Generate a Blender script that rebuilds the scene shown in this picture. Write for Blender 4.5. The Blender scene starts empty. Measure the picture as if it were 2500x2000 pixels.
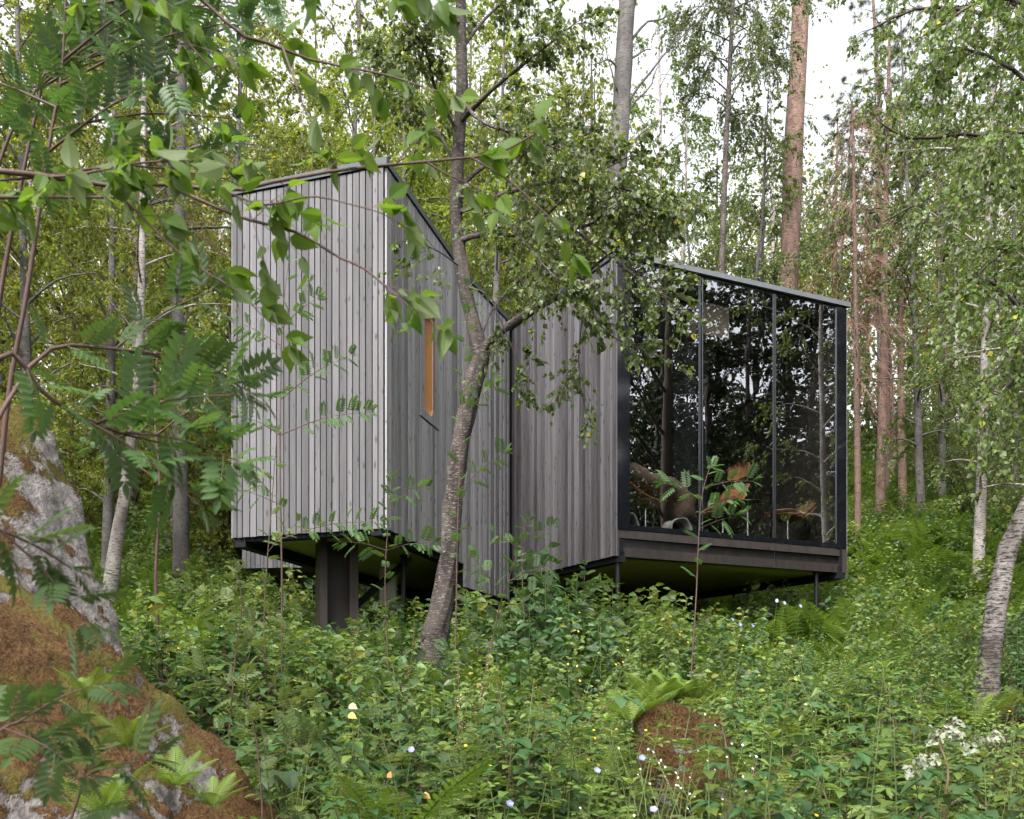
import bpy, bmesh, math, random
import numpy as np
from mathutils import Vector, Matrix, noise as mnoise

# ------------------------------------------------------------------ camera, sky, sun, exposure
scene = bpy.context.scene
COL = scene.collection
FPX, CXP, HZP = 2350.0, 1250.0, 1715.0      # focal length, principal column and horizon row in photo pixels

cam_d = bpy.data.cameras.new('camera')
cam = bpy.data.objects.new('camera', cam_d)
COL.objects.link(cam)
cam.location = (0, 0, 0)
cam.rotation_euler = (math.radians(90), 0, 0)
cam_d.sensor_width = 36.0
cam_d.lens = 36.0 * FPX / 2500.0
cam_d.shift_y = (HZP - 1000.0) / 2500.0     # level camera with a risen lens: uprights stay upright
cam_d.clip_start, cam_d.clip_end = 0.05, 2000.0
cam_d.dof.use_dof = True
cam_d.dof.focus_distance = 12.5
cam_d.dof.aperture_fstop = 7.1
scene.camera = cam

SUN_EL, SUN_AZ = math.radians(52), math.radians(200)   # azimuth clockwise from +Y: behind the camera, a little left
world = bpy.data.worlds.new('World')
scene.world = world
world.use_nodes = True
wn, wl = world.node_tree.nodes, world.node_tree.links
wn.clear()
sky = wn.new('ShaderNodeTexSky'); sky.sky_type = 'NISHITA'; sky.sun_disc = False
sky.sun_elevation = SUN_EL; sky.sun_rotation = SUN_AZ
sky.air_density = 1.0; sky.dust_density = 4.0; sky.ozone_density = 1.0
hsv = wn.new('ShaderNodeHueSaturation'); hsv.inputs['Saturation'].default_value = 0.16
bg = wn.new('ShaderNodeBackground'); bg.inputs['Strength'].default_value = 0.15
wo = wn.new('ShaderNodeOutputWorld')
wl.new(sky.outputs[0], hsv.inputs['Color']); wl.new(hsv.outputs[0], bg.inputs[0]); wl.new(bg.outputs[0], wo.inputs[0])

sun_d = bpy.data.lights.new('sun', 'SUN')
sun_d.energy = 1.5; sun_d.angle = math.radians(25); sun_d.color = (1.0, 0.95, 0.88)
sun = bpy.data.objects.new('sun', sun_d); COL.objects.link(sun)
sdir = Vector((math.sin(SUN_AZ) * math.cos(SUN_EL), math.cos(SUN_AZ) * math.cos(SUN_EL), math.sin(SUN_EL)))
sun.rotation_euler = sdir.to_track_quat('Z', 'Y').to_euler()

scene.view_settings.view_transform = 'Standard'
scene.view_settings.look = 'None'
scene.view_settings.gamma = 1.0
scene.view_settings.exposure = 1.85
cy = scene.cycles
cy.max_bounces = 7; cy.diffuse_bounces = 4; cy.glossy_bounces = 3; cy.transmission_bounces = 5; cy.transparent_max_bounces = 8
cy.caustics_reflective = False; cy.caustics_refractive = False
cy.sample_clamp_indirect = 6.0
cy.use_denoising = True

# ------------------------------------------------------------------ small helpers
RNG = np.random.default_rng(7)

def at(px, py, d):
    """photo pixel and distance (metres in front of the camera) -> point in the scene"""
    return np.array([(px - CXP) / FPX * d, d, (HZP - py) / FPX * d])

def nrm(a):
    a = np.asarray(a, float)
    return a / np.maximum(np.linalg.norm(a, axis=-1, keepdims=True), 1e-9)

def tag(o, label=None, cat=None, group=None, kind=None):
    if label: o['label'] = label
    if cat: o['category'] = cat
    if group: o['group'] = group
    if kind: o['kind'] = kind
    return o

def empty(name, loc, label, cat, group=None):
    o = bpy.data.objects.new(name, None)
    o.empty_display_size = 0.2
    o.location = [float(c) for c in loc]
    COL.objects.link(o)
    return tag(o, label, cat, group)

def smooth(x, a, b):
    t = np.clip((np.asarray(x, float) - a) / (b - a), 0, 1)
    return t * t * (3 - 2 * t)

class MB:
    """collects triangles; build() links them as ONE mesh object"""
    def __init__(s):
        s.V, s.T, s.A, s.M, s.n = [], [], [], [], 0
    def add(s, V, T, var=0.5, mat=0):
        V = np.asarray(V, np.float32).reshape(-1, 3); T = np.asarray(T, np.int64).reshape(-1, 3)
        s.V.append(V); s.T.append(T + s.n)
        s.A.append(np.broadcast_to(np.asarray(var, np.float32), (len(V),)))
        s.M.append(np.broadcast_to(np.asarray(mat, np.int32), (len(T),)))
        s.n += len(V)
        return s
    def arr(s):
        return np.concatenate(s.V), np.concatenate(s.T), np.concatenate(s.A), np.concatenate(s.M)
    def quad(s, a, b, c, d, var=0.5, mat=0):
        return s.add([a, b, c, d], [[0, 1, 2], [0, 2, 3]], var, mat)
    def box(s, o, ax, ay, az, var=0.5, mat=0):
        """box spanned by three edge vectors from corner o"""
        o, ax, ay, az = (np.asarray(q, float) for q in (o, ax, ay, az))
        V = [o, o + ax, o + ax + ay, o + ay, o + az, o + ax + az, o + ax + ay + az, o + ay + az]
        if np.dot(np.cross(ax, ay), az) < 0:
            V = [V[i] for i in (0, 3, 2, 1, 4, 7, 6, 5)]
        Q = [(0, 3, 2, 1), (4, 5, 6, 7), (0, 1, 5, 4), (1, 2, 6, 5), (2, 3, 7, 6), (3, 0, 4, 7)]
        T = [t for a, b, c, d in Q for t in ((a, b, c), (a, c, d))]
        VV = [V[i] for t in T for i in t]
        return s.add(VV, np.arange(len(VV)).reshape(-1, 3), var, mat)
    def tube(s, pts, rad, sides=6, var=0.5, mat=0, rough=0.0, rng=None, cap=False):
        P = np.asarray(pts, float); n = len(P)
        R = np.broadcast_to(np.asarray(rad, float), (n,))
        D = nrm(np.gradient(P, axis=0))
        ref = np.array([0, 0, 1.0]) if abs(D[0][2]) < 0.9 else np.array([1.0, 0, 0])
        a = nrm(np.cross(D[0], ref)); V = []
        ang = np.arange(sides) / sides * 2 * math.pi
        for i in range(n):
            a = nrm(a - D[i] * np.dot(a, D[i])); b = np.cross(D[i], a)
            r = R[i] * (1 + (rough * rng.standard_normal(sides) if rough else 0))
            V.append(P[i] + (np.cos(ang) * r)[:, None] * a + (np.sin(ang) * r)[:, None] * b)
        V = np.concatenate(V)
        i, j = np.meshgrid(np.arange(n - 1), np.arange(sides), indexing='ij')
        p = i * sides + j; q = i * sides + (j + 1) % sides
        T = np.concatenate([np.stack([p, q, q + sides], -1).reshape(-1, 3), np.stack([p, q + sides, p + sides], -1).reshape(-1, 3)])
        if cap:
            for base, cen, flip in ((0, P[0], True), ((n - 1) * sides, P[-1], False)):
                k = len(V); V = np.vstack([V, cen])
                rr = np.arange(sides)
                f = np.stack([np.full(sides, k), base + rr, base + (rr + 1) % sides], -1)
                T = np.vstack([T, f[:, ::-1] if flip else f])
        return s.add(V, T, var, mat)
    def scatter(s, tpl, pos, M, var=None, mat=None):
        """copies of a template mesh into this one"""
        V, T, A, MT = tpl
        pos = np.asarray(pos, float).reshape(-1, 3); N = len(pos)
        if N == 0: return s
        VV = np.einsum('nij,vj->nvi', M, V) + pos[:, None, :]
        TT = T[None] + (np.arange(N) * len(V))[:, None, None]
        AA = np.broadcast_to(A[None], (N, len(V))) if var is None else np.clip(A[None] - 0.5 + np.asarray(var)[:, None], 0, 1)
        MM = np.broadcast_to(MT[None] if mat is None else np.full((1, len(T)), mat), (N, len(T)))
        return s.add(VV.reshape(-1, 3), TT.reshape(-1, 3), AA.reshape(-1), MM.reshape(-1))
    def mesh(s, name, mats, origin=(0, 0, 0), soft=True):
        V, T, A, M = s.arr()
        V = V - np.asarray(origin, np.float32)
        me = bpy.data.meshes.new(name)
        me.vertices.add(len(V)); me.vertices.foreach_set('co', V.astype(np.float32).ravel())
        me.loops.add(len(T) * 3); me.loops.foreach_set('vertex_index', T.astype(np.int32).ravel())
        me.polygons.add(len(T)); me.polygons.foreach_set('loop_start', np.arange(len(T), dtype=np.int32) * 3)
        try: me.polygons.foreach_set('loop_total', np.full(len(T), 3, np.int32))
        except Exception: pass
        me.polygons.foreach_set('material_index', M.astype(np.int32))
        me.polygons.foreach_set('use_smooth', np.full(len(T), bool(soft)))
        at_ = me.attributes.new('var', 'FLOAT', 'POINT'); at_.data.foreach_set('value', A.astype(np.float32))
        for m in (mats if isinstance(mats, (list, tuple)) else [mats]): me.materials.append(m)
        me.update(calc_edges=True)
        return me
    def build(s, name, mats, parent=None, origin=(0, 0, 0), soft=True):
        o = bpy.data.objects.new(name, s.mesh(name, mats, origin, soft)); COL.objects.link(o)
        if parent is not None: o.parent = parent
        return o

def solo(mb, name, mats, origin, label, cat, group=None, kind=None, soft=True):
    """a thing that is one mesh, with its own origin"""
    o = mb.build(name, mats, None, origin, soft)
    o.location = [float(c) for c in origin]
    return tag(o, label, cat, group, kind)

def frame(d, up):
    d = nrm(d); y = nrm(np.cross(up, d)); z = np.cross(d, y)
    return np.stack([d, y, z], -1)

def sph(rng, n):
    return nrm(rng.standard_normal((n, 3)))

def path(pts, n):
    """smooth polyline of n points through the given ones"""
    P = np.asarray(pts, float); k = len(P)
    if k < 3:
        t = np.linspace(0, 1, n)[:, None]; return P[0] * (1 - t) + P[-1] * t
    E = np.vstack([2 * P[0] - P[1], P, 2 * P[-1] - P[-2]])
    u = np.linspace(0, k - 1 - 1e-6, n); i = u.astype(int); f = (u - i)[:, None]
    a, b, c, d = E[i], E[i + 1], E[i + 2], E[i + 3]
    return 0.5 * (2 * b + (c - a) * f + (2 * a - 5 * b + 4 * c - d) * f ** 2 + (3 * b - a - 3 * c + d) * f ** 3)

def copy_thing(root, loc, rz=0.0, s=1.0, label=None, tilt=(0, 0)):
    r = root.copy(); COL.objects.link(r)
    r.location = [float(c) for c in loc]; r.rotation_euler = (tilt[0], tilt[1], rz); r.scale = (s, s, s)
    if label: r['label'] = label
    for ch in root.children:
        c = ch.copy(); COL.objects.link(c); c.parent = r
        for g in ch.children:
            q = g.copy(); COL.objects.link(q); q.parent = c
    return r

# ------------------------------------------------------------------ materials
class NT:
    def __init__(s, name):
        s.m = bpy.data.materials.new(name); s.m.use_nodes = True
        s.t = s.m.node_tree; s.t.nodes.clear(); s.out = s.n('ShaderNodeOutputMaterial')
    def n(s, typ, **kw):
        x = s.t.nodes.new(typ)
        for k, v in kw.items():
            if isinstance(v, bpy.types.NodeSocket): s.t.links.new(v, x.inputs[k.replace('_', ' ')])
            elif k in x.inputs.keys(): x.inputs[k].default_value = v
            elif k.replace('_', ' ') in x.inputs.keys(): x.inputs[k.replace('_', ' ')].default_value = v
            else: setattr(x, k, v)
        return x
    def l(s, a, b): s.t.links.new(a, b)
    def attr(s, name='var'): return s.n('ShaderNodeAttribute', attribute_name=name).outputs['Fac']
    def coord(s, scale=(1, 1, 1), kind='Object', add=None):
        c = s.n('ShaderNodeTexCoord').outputs[kind]
        mp = s.n('ShaderNodeMapping'); s.l(c, mp.inputs['Vector']); mp.inputs['Scale'].default_value = scale
        if add is not None:
            v = s.n('ShaderNodeVectorMath', operation='ADD'); s.l(mp.outputs[0], v.inputs[0]); s.l(add, v.inputs[1]); return v.outputs[0]
        return mp.outputs[0]
    def noise(s, vec, scale=5, detail=4, rough=0.55):
        x = s.n('ShaderNodeTexNoise'); s.l(vec, x.inputs['Vector'])
        x.inputs['Scale'].default_value = scale; x.inputs['Detail'].default_value = detail; x.inputs['Roughness'].default_value = rough
        return x.outputs['Fac']
    def ramp(s, fac, stops):
        r = s.n('ShaderNodeValToRGB'); s.l(fac, r.inputs[0])
        e = r.color_ramp.elements
        while len(e) < len(stops): e.new(0.5)
        for el, (p, c) in zip(e, stops):
            el.position = p; el.color = tuple(c) + (1,) if len(c) == 3 else c
        return r.outputs[0]
    def mix(s, fac, a, b, mode='MIX'):
        x = s.n('ShaderNodeMix', data_type='RGBA', blend_type=mode)
        for i, v in ((0, fac), (6, a), (7, b)):
            if isinstance(v, bpy.types.NodeSocket): s.l(v, x.inputs[i])
            else: x.inputs[i].default_value = v if i == 0 else tuple(v) + (1,)
        return x.outputs[2]
    def math(s, op, a, b=0.0, c=None):
        x = s.n('ShaderNodeMath', operation=op)
        for i, v in enumerate((a, b, c)):
            if v is None: continue
            if isinstance(v, bpy.types.NodeSocket): s.l(v, x.inputs[i])
            else: x.inputs[i].default_value = v
        return x.outputs[0]
    def bump(s, h, strength=0.3, dist=0.01):
        b = s.n('ShaderNodeBump'); s.l(h, b.inputs['Height']); b.inputs['Strength'].default_value = strength; b.inputs['Distance'].default_value = dist
        return b.outputs[0]
    def pbr(s, col, rough=0.6, spec=0.4, normal=None, metal=0.0):
        p = s.n('ShaderNodeBsdfPrincipled')
        for k, v in (('Base Color', col), ('Roughness', rough), ('Metallic', metal), ('Specular IOR Level', spec)):
            if isinstance(v, bpy.types.NodeSocket): s.l(v, p.inputs[k])
            else: p.inputs[k].default_value = tuple(v) + (1,) if k == 'Base Color' else v
        if normal is not None: s.l(normal, p.inputs['Normal'])
        return p.outputs[0]
    def end(s, sh):
        s.l(sh, s.out.inputs['Surface']); return s.m

def leaf_mat(name, a, b, under=None, trans=0.4, tcol=1.7, rough=0.42, spec=0.35, obj_rand=0.25, odd=None, col_mute=True):
    """leaf blade: tone varies leaf by leaf (attribute) and plant by plant; light passes through it"""
    t = NT(name)
    v = t.attr()
    col = t.mix(v, a, b)
    if odd: col = t.mix(t.math('GREATER_THAN', v, odd[0]), col, odd[1])
    oi = t.n('ShaderNodeObjectInfo').outputs['Random']
    h = t.n('ShaderNodeHueSaturation'); h.inputs['Saturation'].default_value = 0.95 if col_mute else 1.0; t.l(col, h.inputs['Color'])
    t.l(t.math('MULTIPLY_ADD', oi, 2 * obj_rand, 1 - obj_rand), h.inputs['Value'])
    t.l(t.math('MULTIPLY_ADD', oi, 0.03, 0.485), h.inputs['Hue'])
    col = h.outputs[0]
    top = col
    if under:
        geo = t.n('ShaderNodeNewGeometry').outputs['Backfacing']
        top = t.mix(geo, col, under)
    p = t.pbr(top, rough, spec)
    tr = t.n('ShaderNodeBsdfTranslucent')
    tc = t.mix(1.0, col, (tcol, tcol * 0.97, tcol * 0.5), 'MULTIPLY')
    t.l(tc, tr.inputs['Color'])
    m = t.n('ShaderNodeMixShader'); m.inputs[0].default_value = trans
    t.l(p, m.inputs[1]); t.l(tr.outputs[0], m.inputs[2])
    return t.end(m.outputs[0])

def wood_mat(name, light, dark, knot, gloss=0.55, stain=0.0, along=(0.7, 0.7)):
    """weathered boards with upright grain, knots and nail marks; 'var' sets each board's own tone"""
    t = NT(name)
    v = t.attr()
    off = t.n('ShaderNodeCombineXYZ'); t.l(t.math('MULTIPLY', v, 97.0), off.inputs[2]); t.l(t.math('MULTIPLY', v, 31.0), off.inputs[0])
    g1 = t.noise(t.coord((55, 55, 1.3), add=off.outputs[0]), 1.0, 6, 0.72)
    g2 = t.noise(t.coord((9, 9, 0.7), add=off.outputs[0]), 1.0, 3, 0.5)
    tone = t.math('ADD', t.math('MULTIPLY', g1, 0.55), t.math('MULTIPLY', g2, 0.45))
    tone = t.math('ADD', tone, t.math('MULTIPLY_ADD', v, 0.5, -0.25))
    col = t.ramp(tone, [(0.25, dark), (0.52, [0.5 * (p + q) for p, q in zip(light, dark)]), (0.75, light)])
    sx = t.n('ShaderNodeSeparateXYZ'); t.l(t.coord((1, 1, 1)), sx.inputs[0])
    h = t.math('ADD', t.math('MULTIPLY', sx.outputs[0], along[0] * 9.0), t.math('MULTIPLY', sx.outputs[1], along[1] * 9.0))
    kv = t.n('ShaderNodeCombineXYZ'); t.l(t.math('MULTIPLY_ADD', v, 31.0, h), kv.inputs[0]); t.l(t.math('MULTIPLY_ADD', v, 97.0, t.math('MULTIPLY', sx.outputs[2], 3.1)), kv.inputs[1])
    vo = t.n('ShaderNodeTexVoronoi', voronoi_dimensions='2D'); t.l(kv.outputs[0], vo.inputs['Vector']); vo.inputs['Scale'].default_value = 1.0
    wob = t.noise(t.coord((30, 30, 14), add=off.outputs[0]), 1.0, 3, 0.6)
    sel = t.n('ShaderNodeSeparateColor'); t.l(vo.outputs['Color'], sel.inputs[0])
    kd = t.math('ADD', vo.outputs['Distance'], t.math('MULTIPLY_ADD', wob, 0.2, -0.08)); kd = t.math('ADD', kd, t.math('MULTIPLY', sel.outputs[1], 0.09))
    kn = t.math('MULTIPLY', t.ramp(kd, [(0.10, (1, 1, 1)), (0.20, (0, 0, 0))]), t.math('GREATER_THAN', sel.outputs[0], 0.22))
    col = t.mix(t.math('MULTIPLY', kn, 0.78), col, knot)
    if stain:
        st = t.noise(t.coord((1.1, 1.1, 0.35)), 1.0, 3, 0.6)
        col = t.mix(t.math('MULTIPLY', t.ramp(st, [(0.42, (0, 0, 0)), (0.66, (1, 1, 1))]), stain), col, knot)
    return t.end(t.pbr(col, gloss, 0.35, t.bump(t.math('SUBTRACT', g1, kn), 0.35, 0.004)))

def plain_mat(name, col, rough=0.5, spec=0.4, metal=0.0, vary=0.3, scale=8, bump=0.0):
    t = NT(name)
    nz = t.noise(t.coord(), scale, 5, 0.6)
    c = t.mix(nz, [x * (1 - vary) for x in col], [min(1, x * (1 + vary)) for x in col])
    return t.end(t.pbr(c, rough, spec, t.bump(nz, bump, 0.01) if bump else None, metal))

def bark_mat(name, a, b, mark, zscale=1.0, amount=0.5, bump=0.6, patch=2.2, side=14):
    """bark: tone a to b in patches, with marks lying across the trunk"""
    t = NT(name)
    n1 = t.noise(t.coord((patch, patch, patch * zscale)), 1.0, 5, 0.6)
    col = t.ramp(n1, [(0.36, b), (0.58, a)])
    n2 = t.noise(t.coord((side, side, side * 4.5)), 1.0, 6, 0.72)
    mk = t.ramp(n2, [(0.62 - amount * 0.25, (0, 0, 0)), (0.70 - amount * 0.2, (1, 1, 1))])
    col = t.mix(mk, col, mark)
    n3 = t.noise(t.coord((70, 70, 40)), 1.0, 3, 0.6)
    col = t.mix(t.math('MULTIPLY', n3, 0.5), col, [x * 0.55 for x in b])
    return t.end(t.pbr(col, 0.8, 0.2, t.bump(t.math('ADD', n2, t.math('MULTIPLY', n3, 0.6)), bump, 0.02)))
# ------------------------------------------------------------------ ground
_gy = np.array([-60, -20, -6, 0, 3, 5, 7, 9, 10.7, 12.5, 15.5, 18, 20, 24, 30, 40, 60, 100, 200, 400.])
_gz = np.array([-4, -3.2, -2.1, -1.65, -1.3, -1.08, -.8, -.45, -.12, .2, .55, 1.0, 1.75, 3.3, 6.2, 10.2, 14.5, 20, 28, 34.])
def ground_z(x, y):
    x = np.asarray(x, float); y = np.asarray(y, float)
    z = np.interp(y, _gy, _gz)
    z = z + smooth(x, 3, 8) * smooth(y, 14, 22) * 1.25 + smooth(-x, 3, 6.5) * smooth(y, 12, 17) * 1.0
    z = z + smooth(x, 2.6, 5) * smooth(y, 5, 9) * 0.5 * (1 - smooth(y, 9.6, 12.8))
    z = z + smooth(x, 7, 16) * (1 - smooth(y, 9, 20)) * 2.2                      # the bank on the right
    z = z + 0.07 * np.sin(1.7 * x + 0.6 * y) * np.sin(1.3 * y - 0.4 * x) + 0.04 * np.sin(4.1 * x + 1.0) * np.sin(3.7 * y + 0.5)
    return z

def build_ground():
    gx = np.concatenate([np.linspace(-400, -32, 24), np.linspace(-30, 30, 241), np.linspace(32, 400, 24)])
    gy = np.concatenate([np.linspace(-60, -6, 16), np.linspace(-5, 30, 176), np.linspace(31, 60, 40), np.linspace(64, 400, 30)])
    X, Y = np.meshgrid(gx, gy, indexing='ij'); Z = ground_z(X, Y)
    V = np.stack([X, Y, Z], -1).reshape(-1, 3); ny = len(gy)
    i, j = np.meshgrid(np.arange(len(gx) - 1), np.arange(ny - 1), indexing='ij')
    p = i * ny + j
    T = np.concatenate([np.stack([p, p + ny, p + ny + 1], -1).reshape(-1, 3), np.stack([p, p + ny + 1, p + 1], -1).reshape(-1, 3)])
    t = NT('forest soil')
    c = t.coord()
    n1 = t.noise(c, 0.9, 5, 0.6); n2 = t.noise(c, 22, 5, 0.7)
    col = t.ramp(n1, [(0.35, (0.035, 0.045, 0.012)), (0.55, (0.05, 0.034, 0.018)), (0.7, (0.085, 0.05, 0.028))])
    col = t.mix(n2, t.mix(1.0, col, (0.45, 0.45, 0.45), 'MULTIPLY'), col)
    m = t.end(t.pbr(col, 0.95, 0.15, t.bump(n2, 0.8, 0.04)))
    o = MB().add(V, T).build('ground', m)
    return tag(o, 'sloping forest floor of dark soil rising behind the cabin', None, None, 'structure')

build_ground()

# ------------------------------------------------------------------ the cabin
M_PALE = wood_mat('silvered boards', (0.165, 0.158, 0.167), (0.062, 0.059, 0.063), (0.03, 0.026, 0.027), 0.55, 0.12, (1, 0))
M_MID = wood_mat('grey boards', (0.36, 0.348, 0.365), (0.125, 0.12, 0.127), (0.03, 0.026, 0.028), 0.5, 0.0, (0, 1))
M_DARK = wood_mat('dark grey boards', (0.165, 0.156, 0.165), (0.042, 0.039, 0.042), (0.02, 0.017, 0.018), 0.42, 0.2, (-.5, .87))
M_GAP = plain_mat('wind barrier', (0.012, 0.013, 0.016), 0.8, 0.1)
M_FLASH = plain_mat('zinc flashing', (0.15, 0.16, 0.175), 0.5, 0.4, 0.3, 0.25, 6)
M_FLASHD = plain_mat('dark flashing', (0.055, 0.065, 0.07), 0.4, 0.5, 0.3, 0.25, 6)
M_BLACK = plain_mat('black enamel', (0.006, 0.007, 0.009), 0.07, 0.6, 0, 0.1)
M_ALU = plain_mat('aluminium', (0.26, 0.27, 0.29), 0.35, 0.5, 1.0, 0.1)
M_PLY = plain_mat('soffit plywood', (0.34, 0.31, 0.13), 0.6, 0.3, 0, 0.2, 1.5)
M_RUST = wood_mat('brown tarred timber', (0.036, 0.024, 0.02), (0.01, 0.007, 0.006), (0.012, 0.008, 0.007), 0.6)
M_BEAM = wood_mat('brown beam', (0.046, 0.038, 0.036), (0.012, 0.011, 0.011), (0.01, 0.008, 0.008), 0.3)
M_STEEL = plain_mat('dark steel', (0.02, 0.019, 0.021), 0.4, 0.5, 0.6, 0.4, 30)
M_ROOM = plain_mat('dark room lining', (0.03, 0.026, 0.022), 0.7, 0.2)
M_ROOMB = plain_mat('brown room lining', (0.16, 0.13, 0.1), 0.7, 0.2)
M_ORANGE = wood_mat('oiled pine lining', (0.85, 0.42, 0.11), (0.7, 0.31, 0.07), (0.25, 0.09, 0.02), 0.4)
M_REVEAL = wood_mat('brown reveal', (0.2, 0.11, 0.075), (0.09, 0.05, 0.035), (0.03, 0.02, 0.015), 0.5)
M_RUBBER = plain_mat('pale gasket', (0.5, 0.46, 0.44), 0.5)
M_CONC = plain_mat('pale concrete', (0.4, 0.38, 0.35), 0.85, 0.2, 0, 0.2, 14, 0.3)

def glass_mat(name, base, gain, tint, wob):
    t = NT(name)
    nz = t.noise(t.coord((1.0, 1.0, 0.55)), 1.6, 2, 0.5)
    nb = t.n('ShaderNodeBump'); t.l(nz, nb.inputs['Height']); nb.inputs['Strength'].default_value = wob; nb.inputs['Distance'].default_value = 0.05
    fr = t.n('ShaderNodeLayerWeight'); fr.inputs['Blend'].default_value = 0.5
    f = t.math('MULTIPLY_ADD', t.math('POWER', fr.outputs['Facing'], 5.0), gain, base)
    gl = t.n('ShaderNodeBsdfGlossy'); gl.inputs['Roughness'].default_value = 0.0; gl.inputs['Color'].default_value = (0.95, 0.96, 1, 1)
    t.l(nb.outputs[0], gl.inputs['Normal'])
    tr = t.n('ShaderNodeBsdfTransparent'); tr.inputs['Color'].default_value = tint + (1,)
    m = t.n('ShaderNodeMixShader'); t.l(f, m.inputs[0]); t.l(tr.outputs[0], m.inputs[1]); t.l(gl.outputs[0], m.inputs[2])
    return t.end(m.outputs[0])
M_GLASS = glass_mat('coated window glass', 0.38, 0.6, (0.85, 0.86, 0.85), 0.05)
M_PANE = glass_mat('small window glass', 0.04, 0.9, (0.95, 0.95, 0.95), 0.02)

ZB, ZT = 2.13, 6.62                    # underside and top of the cladding
pB, pC = np.array([-1.56, 11.79]), np.array([-3.62, 12.49])
pE, pJ = np.array([-0.757, 14.83]), np.array([-0.03, 16.77])
pA, pF = np.array([1.507, 14.0]), np.array([5.50, 15.84])
pG, pK, pD = np.array([2.35, 21.5]), np.array([-0.3, 22.0]), np.array([-1.55, 20.3])
def v3(p, z): return np.array([p[0], p[1], z])
def out_of(p0, p1):
    """outward normal of a wall walked left to right as seen from outside"""
    d = nrm(p1 - p0); return np.array([d[1], -d[0]])

def board_wall(mb, p0, p1, z0, z1, rng, w=0.09, gap=0.011, th=0.024, hole=None, s_from=0.0, s_to=None, mat=0):
    L = np.linalg.norm(p1 - p0); d = (p1 - p0) / L; n = out_of(p0, p1)
    s = s_from; s_to = L if s_to is None else s_to
    while s < s_to - 0.02:
        bw = min(w * rng.uniform(0.82, 1.18), s_to - s)
        if s_to - s - bw < 0.035: bw = s_to - s
        spans = [(z0, z1)]
        if hole and s < hole[1] - 0.03 and s + bw > hole[0] + 0.03:
            spans = [(z0, hole[2]), (hole[3], z1)]
        lift = rng.uniform(0, 0.004)
        for a, b in spans:
            mb.box(v3(p0 + d * (s + gap / 2), a + rng.uniform(-.004, .004)), v3(d * (bw - gap), 0), v3(n * (th + lift), 0), [0, 0, b - a], rng.uniform(0.05, 0.95), mat)
        s += bw
    return mb

def wall_core(mb, p0, p1, z0, z1, th=0.14, inset=0.0):
    n = out_of(p0, p1)
    return mb.box(v3(p0 - n * inset, z0), v3(p1 - p0, 0), v3(-n * th, 0), [0, 0, z1 - z0])

def slab(mb, poly, z0, z1):
    k = len(poly); c = np.mean(poly, 0)
    for i in range(k):
        a, b = poly[i], poly[(i + 1) % k]
        mb.add([v3(a, z1), v3(b, z1), v3(c, z1)], [[0, 1, 2]]); mb.add([v3(a, z0), v3(c, z0), v3(b, z0)], [[0, 1, 2]])
        mb.quad(v3(a, z0), v3(b, z0), v3(b, z1), v3(a, z1))
    return mb

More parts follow.
